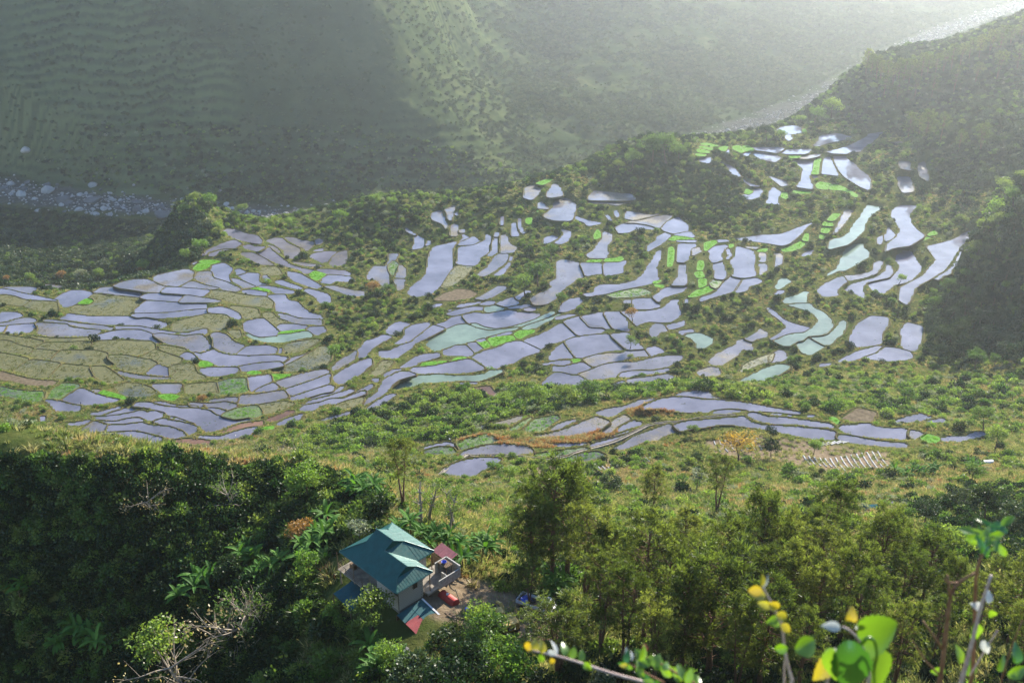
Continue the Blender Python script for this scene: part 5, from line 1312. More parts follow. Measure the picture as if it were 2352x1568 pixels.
for i in range(5):
    sh = MB()
    for k in range(6):
        u0 = (i + k / 6) / 5; u1 = (i + (k + 1) / 6) / 5; um = (u0 + u1) / 2; w_ = Vector((0, 0, .03)); up = Vector((0, 0, .012 * (i % 2)))
        sh.add([bil(q, u0, 0) + up, bil(q, um, 0) + up + w_, bil(q, u1, 0) + up, bil(q, u0, 1) + up, bil(q, um, 1) + up + w_, bil(q, u1, 1) + up], [[0, 1, 4, 3], [1, 2, 5, 4]])
    sh.build('roof_sheet', M['tealold'], ll)
for c in q: MB().tube([c - Vector((0, 0, .03)), c - Vector((0, 0, 3.5))], .07, 5).build('post', M['wood'], ll)
ps, q = shed('shed', 'small shed with pinkish sheet roof behind the house among bananas', [(5.4, 11.2, -3.1), (8.6, 11.2, -3.3), (8.6, 13.0, -2.9), (5.4, 13.0, -2.7)], None, 0)
for i in range(6):
    a, b = i / 6, (i + 1) / 6 + .01; MB().slab([bil(q, a, 0) + Vector((0, 0, .015 * (i % 2))), bil(q, b, 0) + Vector((0, 0, .015 * (i % 2))), bil(q, b, 1) + Vector((0, 0, .015 * (i % 2))), bil(q, a, 1) + Vector((0, 0, .015 * (i % 2)))], .02).build('roof_sheet', M['pinksheet'], ps)
for c in q: MB().tube([c, c - Vector((0, 0, 2.6))], .07, 5).build('post', M['wood'], ps)
c = (q[0] + q[1]) / 2; MB().box((c.x, c.y, c.z - 1.2), (3.0, .06, 2.1), R(-45)).build('wall', M['wood'], ps)

# red tank on stands
tk = empty('fuel_tank', L0 + HP(13.1, 7.3, -4.6), R(-45), 'red cylindrical tank lying on stands in the dirt yard', 'tank')
tm = MB(); tm.tube([(-1.45, 0, 0), (-1.38, 0, 0), (-1.3, 0, 0), (1.3, 0, 0), (1.38, 0, 0), (1.45, 0, 0)], [.35, .62, .72, .72, .62, .35], 20); tm.build('barrel', M['redpaint'], tk, False)
ht = lathe([(0, .16), (.16, .16), (.18, .12), (.18, 0)], 12).build('hatch', M['white'], tk); ht.location = (-.2, 0, .70)
for x in (-1.31, 1.31): rg = MB().tube([(x - .02, 0, 0), (x + .02, 0, 0)], .745, 20).build('rim', M['redpaint'], tk)
for x in (-.8, .8):
    st = MB(); st.box((x, 0, -.68), (.14, 1.1, .12)); [st.tube([(x, s * .5, -.66), (x, s * .62, -1.7)], .05, 5) for s in (-1, 1)]; st.build('stand', M['wood'], tk)

# truck with an open bed
gx = hit(1219, 1398, 60); tr = empty('flatbed_truck', (gx[0], gx[1], float(ground(gx[0], gx[1])) + .02), R(-28), 'small white open-bed truck carrying a crumpled blue tarp beside a pine', 'truck')
fl = MB().box((0, 0, .95), (3.4, 1.85, .10)).build('bed_floor', M['wood'], tr)
for nm, c, s in (('side_board', (0, -.94, 1.22), (3.4, .05, .46)), ('side_board', (0, .94, 1.22), (3.4, .05, .46)), ('tailgate', (-1.72, 0, 1.22), (.05, 1.9, .46)), ('headboard', (1.72, 0, 1.4), (.06, 1.9, .9))):
    b_ = MB().box(c, s); b_.box((c[0], c[1] + (-.035 if c[1] < 0 else .035) if c[1] else c[1], c[2]), (s[0], s[1] + .02, .07)); b_.build(nm, M['white'], tr)
MB().box((.4, 0, .72), (4.9, .8, .22)).build('chassis', M['blackp'], tr)
cb = MB(); prof = [(1.85, .6), (3.35, .6), (3.4, 1.25), (3.15, 1.35), (2.85, 2.1), (2.0, 2.15), (1.85, 2.0)]; n = len(prof)
cb.add([(x, -.85, z_) for x, z_ in prof] + [(x, .85, z_) for x, z_ in prof], [list(range(n)), list(range(n, 2 * n))[::-1]] + [[(i + 1) % n, i, n + i, n + (i + 1) % n] for i in range(n)]); cab = cb.build('cab', M['white'], tr)
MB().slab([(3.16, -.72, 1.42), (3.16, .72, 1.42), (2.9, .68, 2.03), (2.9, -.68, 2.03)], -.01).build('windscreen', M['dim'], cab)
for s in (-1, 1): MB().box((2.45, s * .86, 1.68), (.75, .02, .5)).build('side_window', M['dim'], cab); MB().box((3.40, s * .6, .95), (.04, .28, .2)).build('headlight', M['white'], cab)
wh = lathe([(.12, -.11), (.3, -.11), (.36, -.08), (.36, .08), (.3, .11), (.12, .11)], 16).mesh('wheel', M['rubber'], True); hb = lathe([(0, -.09), (.2, -.09), (.2, .09), (0, .09)], 12).mesh('hub', M['white'])
for x in (-.95, 2.6):
    for s in (-1, 1): w_ = obj('wheel', wh, tr, (x, s * .82, .36), (R(90), 0, 0)); obj('hub', hb, w_)
sp = obj('spare_wheel', wh, tr, (-1.95, .2, .75), (0, R(20), 0))
tv = []; random.seed(3)
tv = [(x * .17, y_ * .17, .30 * max(0, 1 - math.hypot(x, y_) / 4.6) + random.uniform(0, .16)) for x in range(-4, 5) for y_ in range(-4, 5)]
tf = [[i * 9 + j, (i + 1) * 9 + j, (i + 1) * 9 + j + 1, i * 9 + j + 1] for i in range(8) for j in range(8)]
bt = obj('tarp', mesh('tarp', tv, tf, M['blue'], smooth=False)); d = Matrix.Rotation(R(-28), 3, 'Z') @ Vector((-.75, .15, 1.02)); bt.location = tr.location + d; bt.rotation_euler = (0, 0, .4); tag(bt, 'crumpled bright blue tarp lying in the open truck bed', 'tarp')
d = Matrix.Rotation(R(-28), 3, 'Z') @ Vector((.25, .2, 1.12)); ty = obj('tyre', wh, None, tr.location + d); tag(ty, 'loose black tyre lying in the truck bed', 'tyre')

# excavator half hidden by trees
gx = hit(1163, 1446, 60); ex = empty('excavator', (gx[0], gx[1], float(ground(gx[0], gx[1]))), R(115), 'yellow excavator with CAT lettering half hidden behind yard trees', 'excavator')
def rbox(mb, c, s, r=.18):
    x, y_, z_ = (k / 2 for k in s); pr = []
    for sx, sy, a0 in ((1, 1, 0), (-1, 1, 90), (-1, -1, 180), (1, -1, 270)):
        for a in (0, 30, 60, 90): pr.append((c[0] + sx * (x - r) + r * math.cos(R(a0 + a)), c[1] + sy * (y_ - r) + r * math.sin(R(a0 + a))))
    n = len(pr); mb.add([(px, py, c[2] - z_) for px, py in pr] + [(px, py, c[2] + z_ - r * .6) for px, py in pr] + [(c[0] + (px - c[0]) * .9, c[1] + (py - c[1]) * .9, c[2] + z_) for px, py in pr],
        [[i, (i + 1) % n, n + (i + 1) % n, n + i] for i in range(n)] + [[n + i, n + (i + 1) % n, 2 * n + (i + 1) % n, 2 * n + i] for i in range(n)] + [list(range(2 * n, 3 * n))]); return mb
rbox(MB(), (-1.15, 0, 1.35), (1.1, 2.3, 1.0), .35).build('counterweight', M['yellowp'], ex, False)
rbox(MB(), (-.1, -.3, 1.4), (1.1, 1.6, .9), .1).build('engine_cover', M['yellowp'], ex)
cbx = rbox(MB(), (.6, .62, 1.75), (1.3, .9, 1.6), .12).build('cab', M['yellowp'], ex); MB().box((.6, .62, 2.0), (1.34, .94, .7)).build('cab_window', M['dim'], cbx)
MB().box((0, 0, .85), (2.6, 2.0, .14)).build('deck', M['blackp'], ex)
for s in (-1, 1):
    tm = MB(); pr = [(-1.5, .35), (-1.3, .08), (1.3, .08), (1.5, .35), (1.3, .68), (-1.3, .68)]; n = 6; tm.add([(x, s * .95 - .25, z_) for x, z_ in pr] + [(x, s * .95 + .25, z_) for x, z_ in pr], [list(range(n)), list(range(n, 2 * n))[::-1]] + [[(i + 1) % n, i, n + i, n + (i + 1) % n] for i in range(n)]); tm.build('track', M['blackp'], ex)
bm_ = MB(); bm_.tube([(1.1, -.2, 1.4), (2.1, -.2, 2.1), (3.2, -.2, 1.6)], [.22, .26, .16], 6); bm_.build('boom', M['yellowp'], ex); MB().tube([(3.2, -.2, 1.7), (3.4, -.2, .9)], [.16, .12], 6).build('stick', M['yellowp'], ex)
MB().add([(3.6, -.6, .9), (3.6, .2, .9), (3.1, .2, .6), (3.1, -.6, .6), (3.4, -.6, .2), (3.4, .2, .2)], [[0, 1, 2, 3], [3, 2, 5, 4], [0, 3, 4], [1, 5, 2]]).build('bucket', M['blackp'], ex)
MB().box((-1.71, 0, 1.28), (.02, 1.15, .5)).build('name_panel', M['blackp'], ex)
fc = bpy.data.curves.new('letters', 'FONT'); fc.body = 'CAT'; fc.size = .48; fc.align_x = 'CENTER'; fc.extrude = .01; fo = bpy.data.objects.new('letters', fc); link(fo)
bpy.context.view_layer.update(); lm = bpy.data.meshes.new_from_object(fo.evaluated_get(bpy.context.evaluated_depsgraph_get())); bpy.data.objects.remove(fo); lm.materials.clear(); lm.materials.append(M['white'])
obj('letters', lm, ex, (-1.735, 0, 1.11), (R(90), 0, R(-90)))

# yard bits
def ground_at(U, V, y0=60): p = hit(U, V, y0); return Vector((p[0], p[1], float(ground(p[0], p[1]))))
br = lathe([(0, 0), (.27, 0), (.29, .1), (.28, .3), (.29, .5), (.28, .7), (.29, .8), (.27, .88), (0, .88)], 14).build('drum', M['blue'], None, True); br.location = ground_at(1073, 1412); tag(br, 'blue plastic drum standing in the yard beside a pole', 'drum')
p = ground_at(1066, 1408); pl = MB().tube([p, p + Vector((-1.1, .6, 3.2))], .05, 6).build('pole', M['palebark']); tag(pl, 'pale bare pole leaning over the blue drum', 'pole')
random.seed(21)
for i in range(5):
    p = ground_at(1035 + i * 7, 1418 + i * 5 % 9); b_ = MB().box((0, 0, .05), (2.2, .22, .05)).build('plank', M['wood']); b_.location = p + Vector((0, 0, .04 * i)); b_.rotation_euler = (0, random.uniform(-.05, .05), R(-50 + i * 13)); tag(b_, f'weathered plank on the ground by the patched lean-to, {nth(i)} from left', 'plank', 'planks by the lean-to')
sv = []; 
def rock_mesh(name, mat, seed, sub=2, jag=.28):
    random.seed(seed); import bmesh
    bm = bmesh.new(); bmesh.ops.create_icosphere(bm, subdivisions=sub, radius=1.0); o1 = random.random() * 50
    s = Vector((random.uniform(.8, 1.25), random.uniform(.75, 1.1), random.uniform(.6, .85)))
    dirs = [(rv(), random.uniform(.55, .85)) for _ in range(9)]
    for v in bm.verts:
        p = v.co.copy()
        for d, k in dirs:
            t = p.dot(d)
            if t > k: p -= d * (t - k) * .85
        v.co = Vector((p.x * s.x, p.y * s.y, p.z * s.z)) * (1 + jag * .25 * random.uniform(-1, 1))
    me = bpy.data.meshes.new(name); bm.to_mesh(me); bm.free(); me.materials.append(mat); return me
ROCK = [rock_mesh('boulder', M['stone' if k % 3 else 'stone2'], 30 + k, 2) for k in range(6)]
random.seed(44)
RB = []
for i in range(34):
    p = ground_at(random.gauss(915, 14), random.gauss(1503, 9)); s = random.uniform(.18, .5); o = obj('rubble_stone', ROCK[i % 6], None, p + Vector((0, 0, s * .3)), (0, 0, random.random() * 6), s); RB.append((p.x, o))
for i, (_, o) in enumerate(sorted(RB, key=lambda q: q[0])): tag(o, f'grey stone in the rubble heap below the house, {nth(i)} from left', 'stone', 'rubble stones below the house')
# bundle of cloths on the field edge
rp = ground_at(1142, 1158, 120)
for i, (dx, dy, mt, lab) in enumerate(((0, 0, 'white', 'white sheet heaped on the field edge behind the pines'), (1.5, .3, 'whitetarp', 'crumpled pale sack right of the white sheet on the field'), (.8, -.7, 'blue', 'small blue cloth lying before the white sheet on the field'), (-1.0, -.4, 'pinksheet', 'small pink cloth lying left of the white sheet'))):
    s = .11 if i > 1 else .17; v = [(x * s, y_ * s, .28 * max(0, 1 - math.hypot(x, y_) / 4.8) + random.uniform(0, .12)) for x in range(-4, 5) for y_ in range(-4, 5)]
    o = obj('cloth', mesh('cloth', v, tf, M[mt])); x_, y_ = rp.x + dx, rp.y + dy; o.location = (x_, y_, float(ground(x_, y_)) + .05); o.rotation_euler = (0, 0, i); tag(o, lab, 'cloth')

# tarps on the hillside to the right
p = ground_at(1996, 1176, 120); tt = empty('tarp_shelter', p, R(10), 'teal tarp stretched as a low shelter behind the pines', 'shelter')
MB().slab([(-1.6, -1.1, .5), (1.7, -1.2, .3), (1.9, .2, 1.5), (-1.4, .3, 1.6)], .02).slab([(-1.4, .3, 1.6), (1.9, .2, 1.5), (1.8, 1.5, .5), (-1.3, 1.5, .6)], .02).build('tarp', M['tealtarp'], tt)
for x in (-1.4, 1.85): MB().tube([(x, .25, -.3), (x, .25, 1.6)], .04, 5).build('pole', M['wood'], tt)
p = ground_at(2262, 1064, 200); gh = empty('plastic_tunnel', p, R(8), 'low white plastic tunnel on the right hillside', 'tunnel'); tv2 = MB(); n = 9
v = [(x, 1.15 * math.cos(math.pi * k / (n - 1)), 1.2 * math.sin(math.pi * k / (n - 1)) - .1) for x in (-2.6, -1.3, 0, 1.3, 2.6) for k in range(n)]; f = [[i * n + k, (i + 1) * n + k, (i + 1) * n + k + 1, i * n + k + 1] for i in range(4) for k in range(n - 1)]
MB().add(v, f).build('cover', M['whitetarp'], gh)
for x in (-2.62, 0.02, 2.62): MB().tube([(x, 1.17 * math.cos(math.pi * k / 8), 1.22 * math.sin(math.pi * k / 8) - .1) for k in range(9)], .03, 5).build('hoop', M['wood'], gh)

# vegetable beds covered with silver film
beds = []
def bedrow(x0, y0, x1, y1, n, dx, dy, w=.48):
    for i in range(n):
        f = i / max(1, n - 1); a = ((x0 + (x1 - x0) * f), (y0 + (y1 - y0) * f)); beds.append((a, (a[0] + dx, a[1] + dy), w))
bedrow(1907, 1052, 2015, 1036, 10, 24, 36); bedrow(1845, 1046, 1895, 1052, 5, 16, 22); bedrow(1870, 1027, 1935, 1018, 6, 22, -10)
bedrow(1640, 1012, 1735, 1000, 9, 4, 9, .35); bedrow(1650, 1030, 1760, 1022, 8, 6, 9, .35); bedrow(1300, 1086, 1492, 1050, 22, 9, 8, .5); bedrow(1210, 1096, 1270, 1086, 6, 8, 7, .45)
BL = {}
for i, (a, b_, w_) in enumerate(beds):
    p, q_ = ground_at(a[0], a[1], 180), ground_at(b_[0], b_[1], 180); d = (q_ - p); L = d.length
    if L < .5 or L > 26: continue
    c = (p + q_) / 2; ns = 9; u = d.normalized(); s_ = Vector((-u.y, u.x, 0)).normalized(); v = []; f = []
    for k in range(ns + 1):
        g = p + d * k / ns; g.z = float(ground(g.x, g.y))
        v += [g - c + s_ * w_ * t + Vector((0, 0, hh)) for t, hh in ((-.62, -.12), (-.45, .26), (0, .34), (.45, .26), (.62, -.12))]
    for k in range(ns):
        f += [[k * 5 + j, (k + 1) * 5 + j, (k + 1) * 5 + j + 1, k * 5 + j + 1] for j in range(4)]
    o = obj('garden_bed', mesh('garden_bed', v, f, M['mulch'])); o.location = c
    where = 'near the pale shelf paddies' if a[0] > 1800 else ('around the yellow tree' if a[0] > 1600 else 'in the long row above the pines')
    BL.setdefault(where, []).append((a[0], o))
for where, L in BL.items():
    L.sort(key=lambda q: q[0])
    for i, (_, o) in enumerate(L): tag(o, f'silver film garden bed {where}, {nth(i)} from left', 'garden bed', 'film covered garden beds ' + where)
# irrigation canal along the near terrace
cpx = [(300, 968), (430, 895), (600, 806), (720, 790), (950, 786), (1200, 806), (1450, 832), (1650, 800), (1830, 745), (2000, 690), (2200, 625), (2352, 563), (2480, 505), (2560, 480), (2700, 455), (2800, 447)]
cpx = [((1640 + x / 2.6133) * K2, (1520 + y_ / 2.6133) * K2) for x, y_ in cpx] + [((2500 + x / 2.94) * K2, (1520 + y_ / 2.94) * K2) for x, y_ in ((900, 452), (1100, 425), (1340, 408))]
pts = [];
for (u0, v0) in cpx:
    g = hit(u0, v0, 200); pts.append(Vector((g[0], g[1], 0)))
pts = [p for i, p in enumerate(pts) if i == 0 or (p - pts[i - 1]).length > 1.5]
dense = []
for i in range(len(pts) - 1):
    for k in range(6): dense.append(pts[i].lerp(pts[i + 1], k / 6))
zl = np.array([max(float(ground(p.x, p.y)), max([q['z'] for q in plots if abs(q['pc'][0]) and poly_sd(q['S'], np.array([p.x]), np.array([p.y]))[0] < 2.5] or [-1e9])) for p in dense]); zl = np.convolve(np.pad(zl, 6, 'edge'), np.ones(13) / 13, 'valid')
v = []; f = []; pr = [(-.75, -1.2), (-.62, .42), (-.42, .42), (-.40, .16), (.40, .16), (.42, .42), (.62, .42), (.75, -1.2)]; n = len(pr)
for i, p in enumerate(dense):
    t = dense[min(i + 1, len(dense) - 1)] - dense[max(i - 1, 0)]; s_ = Vector((-t.y, t.x, 0)).normalized(); v += [p + s_ * a + Vector((0, 0, zl[i] + h_)) for a, h_ in pr]
for i in range(len(dense) - 1): f += [[i * n + k, i * n + k + 1, (i + 1) * n + k + 1, (i + 1) * n + k] for k in range(n - 1)]
cn = obj('irrigation_canal', mesh('irrigation_canal', v, f, M['concrete'])); tag(cn, 'narrow concrete irrigation canal winding along the near terrace', 'canal')
# ---------------------------------------------------------------- boulders in the river
random.seed(91); n_b = 0; big = []
for _ in range(9000):
    seg = random.randrange(len(river) - 1); a, b_ = river[seg], river[seg + 1]; t = random.random(); w_ = random.gauss(0, 15)
    d = b_ - a; nn = np.array([-d[1], d[0]]) / np.hypot(*d); p = a + d * t + nn * w_
    z_ = float(ground(p[0], p[1])); u, v, dp = project((p[0], p[1], z_ + 1))
    if not (-20 < u < 2372 and -10 < v < 1500) or not bool(visible(np.array([p[0]]), np.array([p[1]]))[0]): continue
    big.append((p, z_, float(u), float(v), p[1]))
big.sort(key=lambda q: random.random() + q[4] * .0004)
used = []; RBL = {}
for p, z_, u, v, y in big:
    if len(used) >= 240: break
    s = min(8.5 if u < 440 else 3.6, random.lognormvariate(.95 if u < 440 else .6, .55)) * (1.0 if y < 1100 else y / 1000)
    if any((p[0] - q[0]) ** 2 + (p[1] - q[1]) ** 2 < (s + q[2]) ** 2 * .8 for q in used): continue
    used.append((p[0], p[1], s))
    where = 'left of the knoll' if u < 440 else ('right of the knoll' if u < 900 else ('beyond the upper right spur' if u < 1900 else 'far up the valley'))
    o = obj('boulder', ROCK[len(used) % 6], None, (p[0], p[1], z_ + s * .25), (0, 0, random.random() * 6.28), (s, s * random.uniform(.8, 1.1), s * random.uniform(.7, 1)))
    sz = 'large' if s > 4 else ('middling' if s > 2.2 else 'small'); RBL.setdefault((sz, where), []).append((u, o))
for (sz, where), L in RBL.items():
    L.sort(key=lambda q: q[0])
    for i, (_, o) in enumerate(L): tag(o, f'{sz} grey boulder in the riverbed {where}, {nth(i)} {sz} one from left', 'boulder', 'river boulders ' + where)
k = [i for i in range(len(big)) if i % 2][:3200]
scatter('river_stones', np.array([(big[i][0][0], big[i][0][1], big[i][1]) for i in k]), rng.uniform(.5, 1.5, len(k)) * np.array([max(1, big[i][4] / 1000) for i in k]), ROCK, 'loose pale stones filling the riverbed', 'stones', tilt=.5)

# ---------------------------------------------------------------- trees and shrubs as things
PINE = [pine_meshes(15, 4.0, .34, 1, 101), pine_meshes(18, 4.6, .42, 2, 102), pine_meshes(16, 4.2, .30, 1, 103), pine_meshes(20, 4.6, .45, 2, 104), pine_meshes(14, 4.4, .28, 1, 105), pine_meshes(17, 4.0, .5, 3, 106)]
PINEH = [15, 18, 16, 20, 14, 17]
BROAD = {'green': [broad_meshes(7, 2.8, 'bush', 1500, .40, 201), broad_meshes(8, 3.2, 'bush', 1700, .42, 202, lobes=13), broad_meshes(6, 2.6, 'bright', 1400, .38, 203)],
         'bright': [broad_meshes(6, 2.4, 'bright', 1300, .36, 211), broad_meshes(7, 2.8, 'bright', 1500, .38, 212)], 'dark': [broad_meshes(8, 3.3, 'dark', 1700, .46, 221), broad_meshes(9, 3.6, 'dark', 1900, .5, 222, lobes=14), broad_meshes(7.5, 3.0, 'forest', 1600, .45, 223)],
         'yellow': [broad_meshes(7.5, 3.6, 'yellow', 1100, .32, 231, lobes=12, flat=.65)], 'orange': [broad_meshes(5, 2.2, 'orange', 1000, .34, 241)], 'silver': [broad_meshes(5, 2.0, 'silver', 1000, .34, 251)],
         'bare': [broad_meshes(5.5, 3.0, 'straw', 240, .22, 261, 'palebark', 12, .95, 1), broad_meshes(5, 2.6, 'bush', 320, .22, 262, 'palebark', 11, .95, 1)], 'thin': [broad_meshes(11, 2.3, 'bush', 800, .30, 271, 'palebark', 10, 1.2, 1), broad_meshes(12, 2.0, 'bright', 700, .30, 272, 'palebark', 10, 1.3, 1)]}
BH = {'green': [7, 8, 6], 'bright': [6, 7], 'dark': [8, 9, 7.5], 'yellow': [7.5], 'orange': [5], 'silver': [5], 'bare': [5.5, 5], 'thin': [11, 12]}
BAN = [banana_meshes(301, 5), banana_meshes(302, 4), banana_meshes(303, 3)]
def plant(name, meshes, p, s, rz, label, cat, group=None, sxy=1.0):
    t = empty(name, p, rz, label, cat, group); t.scale = (s * sxy, s * sxy, s)
    a, b_ = meshes; obj('trunk' if 'banana' not in name else 'stem', a, t); obj('crown' if 'banana' not in name else 'leaves', b_, t); return t
def tree_at(U, V, Vtop, ymin):
    p = ground_at(U, V, ymin); h = CAMZ - p.z - p.y * math.tan(R(PITCH) + math.atan((Vtop - CY) / FOC)); return p, max(h, 1.0)
random.seed(77)
PN = '''925,1165,1015 1268,1345,1100 1302,1338,1095 1222,1325,1135 1500,1178,1082 1645,1178,1052 1478,1470,1195 1562,1352,1190 1735,1405,1165 1900,1335,1130 2005,1420,1190 2112,1405,1240 1802,1500,1270 1862,1505,1305
1284,1556,1385 1400,1425,1232 1622,1560,1300 1692,1452,1250 2232,1500,1330 2312,1480,1300 1562,1560,1335 1952,1560,1335 2172,1440,1300 1342,1400,1182 1782,1385,1190 1842,1380,1182 1432,1540,1320 1742,1590,1352 2062,1455,1282 1522,1480,1250
1655,1390,1215 1965,1410,1215 1500,1590,1400 1690,1600,1420 1830,1610,1410 2050,1580,1400 1380,1500,1290 1600,1445,1260 2270,1420,1290 1215,1400,1290 1870,1440,1230 2140,1530,1380 2335,1560,1400 1925,1480,1270 1750,1490,1280 1460,1380,1240'''
pl = []
for s in PN.split():
    U, V, Vt = map(float, s.split(',')); p, h = tree_at(U, V, Vt, 62); pl.append((U, V, Vt, p, min(max(h, 7), 26)))
pl.sort(key=lambda q: q[0])
for i, (U, V, Vt, p, h) in enumerate(pl):
    k = random.randrange(6) if i % 7 else 3
    if abs(U - 925) < 2: lab = 'tall lone pine with bare red trunk on the ridge behind the house'
    elif abs(U - 1500) < 2 and V < 1200: lab = 'small round-headed pine on the slope behind the pine stand'
    elif abs(U - 1645) < 2: lab = 'slim lone pine on the grass below the yellow tree'
    elif abs(U - 1284) < 2: lab = 'bushy pine at the bottom edge overhanging the white truck'
    else: lab = f"{'tall' if h > 17 else ('short' if h < 12 else 'middling')} pine in the stand right of the house, {nth(i)} from left"
    plant('pine_tree', PINE[k], p, h / PINEH[k], random.random() * 6.28, lab, 'pine tree', 'pines right of the house', random.uniform(.9, 1.1) * (1.35 if abs(U - 1284) < 2 else 1))
# bananas
bn = '''745,1238 705,1295 640,1300 600,1312 1068,1268 1102,1250 1060,1298 1130,1262 25,1345 60,1352 440,1345 470,1340 190,1452 235,1485 145,1470 590,1275 560,1290 855,1135 1275,1365 965,1235 935,1222 1005,1240 720,1262 760,1218 820,1130 1268,1342 900,1520 870,1530'''
bl = sorted(tuple(map(float, s.split(','))) for s in bn.split())
for i, (U, V) in enumerate(bl):
    p = ground_at(U, V + 14, 70)
    where = 'in the shaded ravine' if U < 650 else ('left of the teal roof' if U < 790 else ('behind the house' if V < 1320 else 'beyond the yard'))
    plant('banana_plant', BAN[i % 3], p, random.uniform(.75, 1.15), random.random() * 6.28, f'clump of banana plants {where}, {nth(i)} from left', 'banana plant', 'banana clumps around the house')
for i, (U, V) in enumerate(((2108, 1085), (2140, 1082), (2075, 1088), (2232, 1070))):
    plant('banana_plant', BAN[i % 3], ground_at(U, V + 8, 180), 1.1, i, f'banana plants on the right hillside under the shelf paddies, {nth(i)} from left' if i != 2 else 'leftmost banana plants under the shelf paddies', 'banana plant', 'bananas under the shelf paddies')
